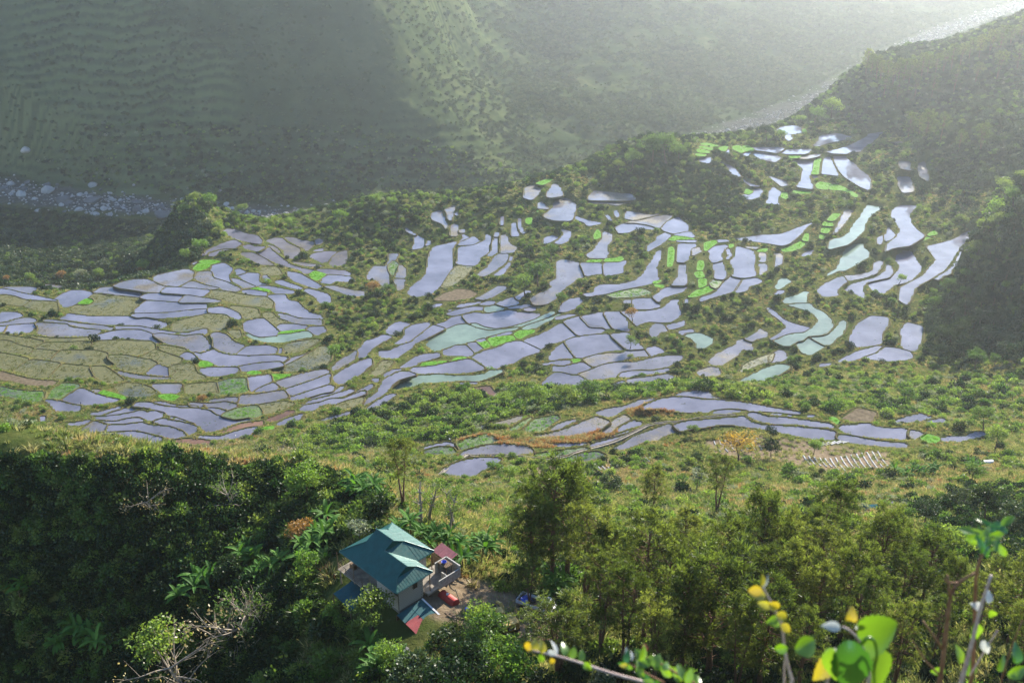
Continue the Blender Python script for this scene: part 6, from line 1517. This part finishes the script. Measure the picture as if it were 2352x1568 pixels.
# single trees and shrubs read off the photograph: px of the foot, of the top, kind, label
ONE = [
 (1700, 1062, 985, 'yellow', 'spreading tree with golden yellow crown beside the film covered beds'), (468, 930, 908, 'orange', 'small round golden tree standing at the edge of a paddy'), (1267, 600, 560, 'green', 'dark round tree on a bank among the middle paddies'),
 (1447, 800, 770, 'green', 'dark little tree on a bund in the central basin'), (1454, 738, 708, 'orange', 'tan leaved little tree on a bund left of a wide paddy'), (2062, 656, 628, 'bright', 'bright green lone tree on a bund among the right paddies'),
 (770, 828, 792, 'green', 'dark round tree beside the olive weedy field'), (326, 636, 608, 'orange', 'round orange tree on the left valley edge, right of a bright shrub'), (147, 645, 622, 'orange', 'orange brown tree on the left valley edge, nearest the left side'), (342, 632, 596, 'bright', 'slim bright green tree on the left valley edge beside an orange tree'),
 (70, 650, 626, 'bright', 'bright green shrub on the left valley edge, far left'), (195, 645, 616, 'silver', 'pale grey green tree on the left valley edge'), (232, 642, 616, 'bright', 'loose bright green shrub on the left valley edge'), (268, 642, 622, 'green', 'low green shrub on the left valley edge'), (20, 650, 632, 'orange', 'small reddish shrub at the far left valley edge'),
 (430, 600, 572, 'bright', 'pale green shrub beside the corner of the left paddies'), (470, 585, 545, 'bright', 'bright shrub left of the topmost left paddy'), (450, 476, 440, 'green', 'leafy tree crowning the sunlit knoll above the river'), (482, 482, 444, 'bright', 'sunlit tree on top of the knoll above the river'), (505, 535, 508, 'bright', 'sunlit shrub on the knoll beside the topmost left paddy'),
 (265, 655, 640, 'green', 'small shrub by the left paddies edge'), (555, 500, 468, 'green', 'shrub on the knoll ridge before the riverbed'), (860, 480, 445, 'bright', 'pale shrub at the left end of the bushy middle crest'), (905, 478, 450, 'bright', 'pale green shrub on the bushy middle crest'), (780, 520, 482, 'green', 'dark shrub above the river gap'), (670, 528, 500, 'bright', 'bright shrub in the gap below the river stones'),
 (862, 680, 648, 'orange', 'orange brown bush below a muddy paddy'), (895, 682, 652, 'green', 'round dark bush right of an orange brown bush'), (1238, 660, 600, 'green', 'leafy clump beneath the dark round tree'), (1205, 680, 630, 'green', 'broad green bush among the middle paddies'), (1290, 700, 670, 'green', 'low green bush on the bank beside a narrow paddy'),
 (1495, 372, 308, 'green', 'hazy tree on the knoll left of the upper spur'), (1530, 375, 302, 'green', 'big hazy tree on the knoll left of the upper spur'), (1455, 392, 345, 'green', 'lower hazy tree at the knoll foot'), (1760, 330, 288, 'dark', 'dark tree by the topmost small paddy'), (1795, 325, 300, 'green', 'shrubby tree right of a dark tree by the topmost paddy'), (1420, 395, 365, 'green', 'hazy shrub at the left foot of the knoll'), (1560, 372, 330, 'green', 'hazy tree on the right side of the knoll'),
 (1870, 290, 245, 'bright', 'sunlit tree on the spur above the topmost paddies'), (1910, 275, 225, 'bright', 'sunlit shrubby tree on the spur edge'), (1838, 288, 262, 'bright', 'small sunlit tree on the spur above the river'), (2085, 930, 890, 'green', 'bushy tree on the bank above the shelf paddies'), (2260, 990, 935, 'green', 'broad bush at the right end of the shelf paddies'), (2285, 1035, 985, 'bright', 'leafy shrub right of the last shelf paddy'),
 (1450, 830, 812, 'green', 'low dark bush on a bund in the central basin'), (1770, 1010, 980, 'dark', 'dark columnar shrub right of the yellow tree'), (1772, 1050, 1012, 'dark', 'dark narrow bush below the columnar shrub'), (1868, 1045, 1012, 'green', 'leaning green shrub between film covered beds'), (1590, 1000, 975, 'green', 'dark green clump beside the pale shelf paddy'), (1130, 1085, 1060, 'green', 'round shrub beside the near flooded paddy'),
 (1300, 935, 888, 'green', 'leafy tree on the bright bank below the basin'), (1345, 925, 870, 'green', 'tall leafy tree on the bright bank below the basin'), (1090, 950, 900, 'bright', 'bright tree on the bank below the algae paddies'), (1165, 945, 905, 'bright', 'bright leafy tree on the bank right of the brown plot'), (1205, 935, 890, 'green', 'dark leafy tree on the bank below the basin'), (1240, 930, 885, 'bright', 'pale bright tree on the bank below the basin'),
 (720, 1155, 1075, 'bright', 'yellow green leafy tree at the right end of the dark ridge'), (690, 1160, 1090, 'green', 'leafy tree left of the yellow green tree on the ridge'), (680, 1260, 1195, 'orange', 'small brown leaved tree above the bananas'), (520, 1345, 1285, 'dark', 'rounded dark tree in the ravine beside bananas'), (715, 1330, 1270, 'bright', 'bright bush left of the house'), (830, 1250, 1205, 'silver', 'pale grey green bush behind the teal roof'), (852, 1445, 1358, 'green', 'dark tree overhanging the ravine wall of the house'),
 (1030, 1240, 1130, 'thin', 'thin pale trunked tree behind the house'), (985, 1200, 1090, 'thin', 'slender tree on the red earth behind the house'), (965, 1205, 1085, 'thin', 'tall slender tree behind the house'), (1045, 1215, 1110, 'thin', 'wispy tree right of the slender trees behind the house'),
 (600, 1070, 1010, 'bare', 'bare twiggy shrub on the grassy ridge crest'), (650, 1075, 1005, 'bare', 'tall bare shrub on the ridge crest'), (400, 1075, 1030, 'bare', 'bare grey shrub on the left part of the ridge crest'), (690, 1080, 1010, 'bare', 'bare shrub at the right end of the ridge crest'), (530, 1160, 1085, 'bare', 'pale bare shrub hanging on the ridge face'), (360, 1175, 1105, 'bare', 'pale branching shrub on the shaded ridge face'),
 (510, 1500, 1350, 'bare', 'large pale half bare tree in the ravine foreground'), (560, 1470, 1350, 'bare', 'pale half bare shrub right of the large bare tree'), (440, 1590, 1440, 'bare', 'pale twiggy shrub at the bottom edge'), (600, 1440, 1370, 'bare', 'bare shrub on the brown bank'), (400, 1560, 1450, 'bright', 'green leafy shrub at the bottom left'), (880, 1560, 1485, 'bright', 'pale green bush at the bottom below the house'),
 (1000, 1625, 1522, 'dark', 'broad dark tree in front of the patched lean-to'), (1080, 1615, 1500, 'dark', 'dense tree below the yard'), (925, 1640, 1530, 'dark', 'dark tree at the bottom below the rubble heap'), (1145, 1580, 1462, 'green', 'flowering green tree in front of the excavator'), (1100, 1470, 1395, 'green', 'thin leafy tree standing in the yard'), (1045, 1640, 1520, 'dark', 'dark tree at the bottom edge below the yard'), (1170, 1600, 1500, 'green', 'green tree at the bottom edge left of a pine'),
 (1128, 1492, 1395, 'thin', 'thin leafy tree in front of the excavator cab'), (1105, 1500, 1410, 'green', 'leafy tree hiding the excavator tracks'), (1150, 1420, 1365, 'bare', 'twiggy shrub behind the excavator'), (545, 502, 482, 'bright', 'bright shrub halfway down the sunlit knoll ridge'), (602, 524, 502, 'bright', 'pale sunlit shrub low on the knoll ridge'), (420, 500, 468, 'green', 'dark shrub on the shaded side of the knoll'), (2345, 430, 392, 'bright', 'sunlit tree on the brow of the right hill, at the right edge'), (2310, 455, 410, 'bright', 'sunlit tree on the brow of the right hill'), (2275, 500, 450, 'bright', 'sunlit tree stepping down the brow of the right hill'), (2255, 545, 500, 'bright', 'sunlit tree low on the brow of the right hill'), (2330, 480, 430, 'bright', 'pale crown just below the brow of the right hill'), (2240, 590, 548, 'green', 'tree at the foot of the right hill brow beside the last paddy'), (1600, 1130, 1085, 'silver', 'silvery bush on the slope between pines'), (1395, 1130, 1085, 'dark', 'dark upright bush among the pine tops'), (1720, 1040, 1020, 'green', 'small dark bush beneath the yellow tree'), (2190, 1180, 1120, 'dark', 'dark bush on the right slope'), (2260, 1200, 1130, 'dark', 'broad dark bush on the right slope'), (2120, 1210, 1155, 'dark', 'dark creeper covered bush right of the teal tarp'), (2320, 1230, 1150, 'dark', 'big dark bush at the right edge'), (2230, 1110, 1065, 'green', 'green bush below the white tunnel'), (2180, 1285, 1215, 'green', 'rounded green tree behind the right pines'), (1170, 1110, 1070, 'bright', 'bright tall weeds right of the near flooded paddy'), (1330, 1120, 1085, 'green', 'green shrub on the slope above the pine tops')]  # hill brow: sunlight put into a lighter leaf; right slope: shade into a darker one
random.seed(5); seen = {}
for U, V, Vt, kind, lab in ONE:
    p, h = tree_at(U, V, Vt, 62 if V > 1180 else (120 if V > 1090 else 190))
    if V < 680 and p.y < 300: p, h = tree_at(U, V, Vt, 480)
    j = random.randrange(len(BROAD[kind])); s = h / BH[kind][j]
    cat = 'shrub' if any(w_ in lab for w_ in ('shrub', 'bush', 'clump', 'weeds')) else 'tree'
    plant('shrub' if cat == 'shrub' else 'broadleaf_tree', BROAD[kind][j], p - Vector((0, 0, .1)), s, random.random() * 6.28, lab, cat, None, min(1.5, max(1.0, 1.25 if h < 4 else 1.05)))
# wood on the right hill and pines along the far spur: each crown that stands out is a tree
random.seed(63); cnt = 0
cand = []
for _ in range(4000):
    U = random.uniform(2120, 2400); V = random.uniform(385, 870)
    if not in_px(HILLR, np.array([U]), np.array([V]))[0]: continue
    p = ground_at(U, V, 330)
    if p.y > 640 or any((p - q).length < 6.5 for q in cand): continue
    cand.append(p)
    if len(cand) >= 90: break
cand.sort(key=lambda p: p.x / p.y)
for ic, p in enumerate(cand):
    j = random.randrange(3); k = 'dark' if random.random() < .75 else 'green'
    plant('broadleaf_tree', BROAD[k][j], p - Vector((0, 0, .3)), random.uniform(.9, 1.45), random.random() * 6.28, f'leafy tree in the dark wood on the right hill, {nth(ic)} from left', 'tree', 'trees of the right hill wood')
rp = '''1988,150 2000,152 2012,158 2022,165 2036,168 2050,172 2062,168 2074,172 2088,168 2100,165 2115,160 2130,152 2148,150 2166,145 2185,138 2205,128 2225,118 2248,112 2272,104 2296,95 2320,85 2345,70 2030,200 2060,210 2100,205 2140,200 2190,190 2240,170 2290,160 2335,140 2110,290 2085,300 2125,300 2250,330 2160,300 2200,330'''
for i, s in enumerate(sorted(rp.split(), key=lambda s: int(s.split(',')[0]))):
    U, V = map(float, s.split(',')); p = ground_at(U, V + 22, 560); k = random.randrange(6)
    plant('pine_tree', PINE[k], p - Vector((0, 0, .5)), random.uniform(.95, 1.3) * 15 / PINEH[k] * 1.15, random.random() * 6.28, f'hazy pine on the far right spur, {nth(i)} from left', 'pine tree', 'pines along the far right spur')
# small white flags and poles that scare birds from the seedbeds
for i, (sx, sy) in enumerate(((630, 1574), (712, 1567), (942, 1743), (803, 1112), (1750, 1262), (1165, 1150), (3140, 588), (3175, 590), (3205, 585), (2560, 1442), (1065, 1493), (1240, 1482))):
    p = ground_at(sx * K2, sy * K2, 205); fg = empty('bird_scarer', p, random.random() * 3, f'white rag on a thin stick beside a seedbed, {nth(i)} of the dozen', 'flag', 'white rags scaring birds'); MB().tube([(0, 0, -.2), (0, 0, 1.5)], .03, 5).build('stick', M['wood'], fg); MB().slab([(0, 0, 1.5), (.45, .1, 1.4), (.4, .05, .9), (0, 0, .95)], .01).build('rag', M['white'], fg)
# two farmers
M['skin'] = solid('skin', flat2((.22, .12, .08), (.28, .16, .11)), 5, .6, .3); M['cloth'] = solid('dark_cloth', flat2((.03, .03, .05), (.06, .05, .07)), 5, .9, .1)
def person(p, rz, label, hat, bend):
    t = empty('person', p, rz, label, 'person')
    J = {'pelvis': (0, 0, .92), 'chest': (.12 * bend + .28 * bend, 0, 1.30 - .25 * bend), 'neck': (.55 * bend, 0, 1.48 - .42 * bend), 'head': (.66 * bend + .02, 0, 1.66 - .48 * bend)}
    V = [J['pelvis'], J['chest'], J['neck'], J['head']]; E = [(0, 1), (1, 2), (2, 3)]; Rr = [.14, .15, .055, .105]
    for s in (-1, 1):
        i = len(V); V += [(0, s * .1, .86), (.05, s * .11, .48), (0, s * .11, .06), (.14, s * .12, .02)]; E += [(0, i), (i, i + 1), (i + 1, i + 2), (i + 2, i + 3)]; Rr += [.09, .06, .045, .04]
        i = len(V); c = J['chest']; V += [(c[0] + .03, s * .2, c[2] + .1), (c[0] + .1, s * .26, c[2] - .18), (c[0] + .25, s * .2, c[2] - .42)]; E += [(1, i), (i, i + 1), (i + 1, i + 2)]; Rr += [.055, .045, .035]
    me = bpy.data.meshes.new('body'); me.from_pydata(V, E, []); me.materials.append(M['cloth']); o = obj('body', me, t); sk = o.modifiers.new('skin', 'SKIN'); sl = o.modifiers.new('sub', 'SUBSURF'); sl.levels = sl.render_levels = 1
    me.skin_vertices.new() if not me.skin_vertices else None
    for k, r_ in enumerate(Rr): me.skin_vertices[0].data[k].radius = (r_, r_)
    me.skin_vertices[0].data[0].use_root = True
    h = J['head']
    if hat: hh = lathe([(.0, .16), (.1, .14), (.12, .05), (.26, .0), (.26, -.01), (0, .0)], 12).build('hat', M['white'], t); hh.location = (h[0], 0, h[2] + .04)
    return t
person(ground_at(1803 * K2, 1778 * K2, 205), 2.2, 'person in dark clothes and white hat bending over a planted paddy', True, 1.0)
person(ground_at(324 * K2, 1621 * K2, 205), 1.0, 'person in dark clothes standing on a bund by a grey paddy', False, .15)

# ---------------------------------------------------------------- plants right in front of the camera
M['fgreen'] = leaf('fresh_leaf', [(0, (.08, .17, .015)), (1, (.13, .23, .03))], .55, .06, (1.3, 1.25, .4), .15, .3)
M['fyel'] = leaf('yellowing_leaf', [(0, (.32, .24, .02)), (1, (.27, .27, .035))], .5, .06, (1.2, 1.1, .5), .2, .3)
M['fdark'] = leaf('deep_leaf', [(0, (.03, .12, .015)), (1, (.05, .15, .02))], .35, .08, (1.2, 1.2, .5), .15, .3)
M['fwhite'] = leaf('pale_leaf', [(0, (.42, .43, .40)), (1, (.5, .5, .47))], .4, .08, (1, 1, .95), .1, .3)
M['fred'] = leaf('reddish_leaf', [(0, (.25, .04, .02)), (1, (.3, .06, .03))], .4, .05, (1, 1, 1), .1)
M['stem'] = solid('brown_stem', flat2((.15, .075, .04), (.24, .13, .075)), 40, .8, .2); M['stemp'] = solid('pale_stem', flat2((.36, .25, .22), (.48, .38, .34)), 40, .7, .2)
def blade(L, W, fold=.25, curl=.3, n=14, heart=False):
    V, F = [], []
    for i in range(n + 1):
        f = i / n; w_ = W * .54 * ((math.sin(math.pi * min(1, (.05 + .95 * f)) ** (.62 if heart else .85)) ** (.7 if heart else .9)) * (1 + (.07 if i % 2 else -.03)) + .004); z_ = -curl * L * f * f
        V += [(f * L, -w_, z_ + fold * w_), (f * L, 0, z_), (f * L, w_, z_ + fold * w_)]
    for i in range(n): a = 3 * i; F += [[a, a + 1, a + 4, a + 3], [a + 1, a + 2, a + 5, a + 4]]
    return V, F
def near_plant(label, y, stems, leaves, cat='plant'):
    """stems: [(material, radius, [(sx, sy, dy)...])], leaves: (sx, sy, length px, width px, angle deg, mat, tilt)"""
    root = Vector(at_y(stems[0][2][0][0] * K2, stems[0][2][0][1] * K2, y + stems[0][2][0][2])); root.z = float(ground(root.x, root.y))
    t = empty('foreground_plant', root, 0, label, cat)
    for mt, r_, pts in stems:
        P = [Vector(at_y(a * K2, b_ * K2, y + c)) for a, b_, c in pts]
        if pts[0][1] >= 2731: P = [Vector((P[0].x, P[0].y + .03, root.z - .05))] + P
        Q = []
        for i in range(len(P) - 1): Q += [P[i].lerp(P[i + 1], k / 3) for k in range(3)]
        Q.append(P[-1]); Q = [Q[0]] + [(Q[i - 1] + Q[i] * 2 + Q[i + 1]) / 4 for i in range(1, len(Q) - 1)] + [Q[-1]]
        mb = MB().tube([q - root for q in Q], [.72 * r_ * (1 - .55 * i / len(Q)) for i in range(len(Q))], 7); mb.build('stem', M[mt], t, True)
    px = y / .80 / 4019.0
    for i, (sx, sy, L, W, ang, mt, tilt) in enumerate(leaves):
        V, F = blade(L * px * 1.15, W * px * 1.12, random.uniform(.25, .7), random.uniform(.05, .6), heart=W > .75 * L)
        o = obj('leaf', mesh('leaf', V, F, M[mt], smooth=True), t, Vector(at_y(sx * K2, sy * K2, y + random.uniform(-.05, .05))) - root)
        base = Matrix.Rotation(R(90 - PITCH - 8), 3, 'X') @ Matrix.Rotation(R(-ang), 3, 'Z') @ Matrix.Rotation(R(tilt), 3, 'X') @ Matrix.Rotation(R(random.uniform(-25, 25)), 3, 'Y')
        o.rotation_euler = base.to_euler()
    return t
random.seed(17)
c6 = lambda X, Y: (2050 + X / 1.415, 2250 + Y / 1.415)
near_plant('blurred arching twig with yellow green oval leaves at the bottom centre', 1.75, [('stemp', .006, [(2640, 2740, 0), (2560, 2722, 0), (2440, 2690, 0), (2330, 2652, .02), (2240, 2625, .03), (2130, 2600, .04)])],
    [(*c6(120, 500), 46, 34, -80, 'fyel', 10), (*c6(165, 510), 48, 30, -95, 'fyel', 30), (*c6(200, 500), 34, 20, 20, 'fwhite', 0), (*c6(248, 520), 58, 24, -85, 'fwhite', 50), (*c6(295, 525), 50, 30, -80, 'fgreen', 20), (*c6(330, 540), 44, 30, -70, 'fgreen', 0), (*c6(375, 555), 46, 30, -60, 'fgreen', 20), (*c6(150, 520), 36, 22, 60, 'fgreen', 0), (*c6(215, 540), 30, 20, 60, 'fyel', 0), (*c6(400, 565), 40, 26, 40, 'fgreen', 0), (*c6(105, 470), 34, 30, 170, 'fyel', 0)])
lv = []
for i in range(17):
    f = i / 16; lv.append((2560 + 215 * f + random.uniform(-8, 8), 2635 + 110 * f + random.uniform(-10, 10), random.uniform(42, 64), random.uniform(26, 36), random.uniform(-150, -20), 'fgreen', random.uniform(-30, 30)))
for i in range(9):
    f = i / 8; lv.append((2500 + 120 * f, 2650 + 90 * f, random.uniform(36, 54), random.uniform(20, 30), random.uniform(-170, 10), random.choice(('fgreen', 'fdark')), random.uniform(-30, 30)))
lv += [(2580, 2600, 26, 22, -90, 'fred', 0), (2500, 2630, 40, 18, -80, 'fwhite', 40), (2525, 2640, 36, 16, -70, 'fwhite', 40), (2510, 2660, 30, 18, 180, 'fyel', 0)]
near_plant('blurred sprays of small toothed green leaves at the bottom edge', 1.7, [('stem', .005, [(2800, 2740, 0), (2720, 2700, 0), (2640, 2650, 0), (2570, 2620, 0)]), ('stem', .004, [(2680, 2740, .02), (2600, 2700, .02), (2520, 2655, .02)])], lv)
near_plant('thin pale stem tipped with bright yellow leaves', 1.75, [('stemp', .006, [(3175, 2740, 0), (3150, 2660, 0), (3135, 2580, 0), (3130, 2510, 0), (3105, 2450, 0), (3075, 2390, 0), (3045, 2335, 0)]), ('stemp', .005, [(3138, 2740, .02), (3135, 2680, .02), (3142, 2620, .01)])],
    [(3050, 2360, 50, 34, 175, 'fyel', 0), (3060, 2385, 55, 36, 190, 'fyel', 20), (3045, 2345, 46, 26, -95, 'fyel', 40), (3075, 2410, 55, 34, 30, 'fyel', 10), (3085, 2430, 50, 32, 200, 'fyel', 0), (3105, 2455, 52, 34, 20, 'fyel', 0), (3110, 2470, 50, 30, 160, 'fgreen', 0), (3125, 2495, 44, 30, 40, 'fyel', 0), (3055, 2345, 44, 16, -60, 'fwhite', 50), (3120, 2500, 40, 26, 200, 'fgreen', 0)])
near_plant('big heart-shaped green leaves with a curling tendril at the bottom right', 1.6, [('stemp', .006, [(3480, 2740, 0), (3470, 2640, 0), (3440, 2560, 0), (3400, 2520, 0), (3370, 2505, 0)]), ('fgreen', .006, [(3440, 2580, -.02), (3470, 2545, -.03), (3500, 2560, -.03), (3510, 2620, -.03), (3495, 2680, -.03), (3500, 2740, -.03)]), ('stemp', .005, [(3300, 2740, 0), (3340, 2660, 0), (3360, 2580, 0)])],
    [(3430, 2540, 160, 150, -10, 'fgreen', 15), (3395, 2560, 190, 130, 88, 'fdark', 10), (3490, 2620, 150, 120, 60, 'fgreen', -20), (3360, 2620, 130, 70, 140, 'fyel', 20), (3330, 2590, 120, 60, 100, 'fgreen', 40), (3180, 2600, 95, 70, -20, 'fgreen', 0), (3200, 2610, 80, 50, -40, 'fgreen', 20), (3360, 2510, 60, 34, 190, 'fwhite', 20), (3400, 2480, 50, 40, -80, 'fyel', 0), (3340, 2590, 70, 30, 100, 'fwhite', 40), (3420, 2510, 60, 28, -30, 'fwhite', 30), (3150, 2590, 50, 36, 170, 'fgreen', 0)])
lv = []
for i in range(26): lv.append((3955 + random.gauss(0, 38), 2165 + random.gauss(0, 30), random.uniform(42, 66), random.uniform(18, 26), random.uniform(-170, 10), random.choice(('fgreen', 'fgreen', 'fdark')), random.uniform(-40, 40)))
lv += [(3900, 2490, 66, 44, 80, 'fgreen', 0), (3950, 2410, 56, 36, -70, 'fwhite', 20), (3930, 2430, 40, 30, 200, 'fwhite', 0), (3960, 2440, 46, 30, 60, 'fgreen', 20), (3840, 2650, 70, 36, -100, 'fgreen', 20), (3870, 2700, 80, 40, -70, 'fgreen', 0), (3780, 2680, 50, 30, 170, 'fgreen', 0), (3990, 2680, 70, 40, -50, 'fgreen', 20), (4030, 2700, 80, 44, -20, 'fgreen', 0), (4060, 2650, 70, 40, -80, 'fdark', 0), (3930, 2560, 50, 30, 70, 'fwhite', 20), (3905, 2520, 44, 30, 110, 'fgreen', 0)]
near_plant('tall brown stemmed plant with a leafy top at the right', 1.9, [('stem', .009, [(3760, 2740, 0), (3775, 2600, 0), (3790, 2480, 0), (3800, 2380, 0), (3830, 2330, 0), (3900, 2290, 0)]), ('stem', .008, [(3890, 2740, .02), (3895, 2560, .02), (3900, 2400, .02), (3905, 2280, .02), (3935, 2200, .02), (3960, 2160, .02)]),
    ('stemp', .009, [(3840, 2740, -.02), (3870, 2640, -.02), (3900, 2520, -.02), (3925, 2420, -.02), (3965, 2300, -.02)]), ('stem', .005, [(3775, 2600, 0), (3720, 2520, 0), (3690, 2480, .02)]), ('stem', .004, [(3760, 2700, 0), (3700, 2640, 0), (3650, 2560, 0)]), ('stem', .005, [(3800, 2380, 0), (3790, 2300, 0)]), ('stem', .004, [(3830, 2330, 0), (3790, 2330, 0), (3780, 2315, 0)]), ('stemp', .004, [(3880, 2700, 0), (3940, 2600, 0), (3990, 2520, 0)]), ('stem', .004, [(4000, 2740, 0), (4040, 2600, 0), (4090, 2480, 0)])], lv)
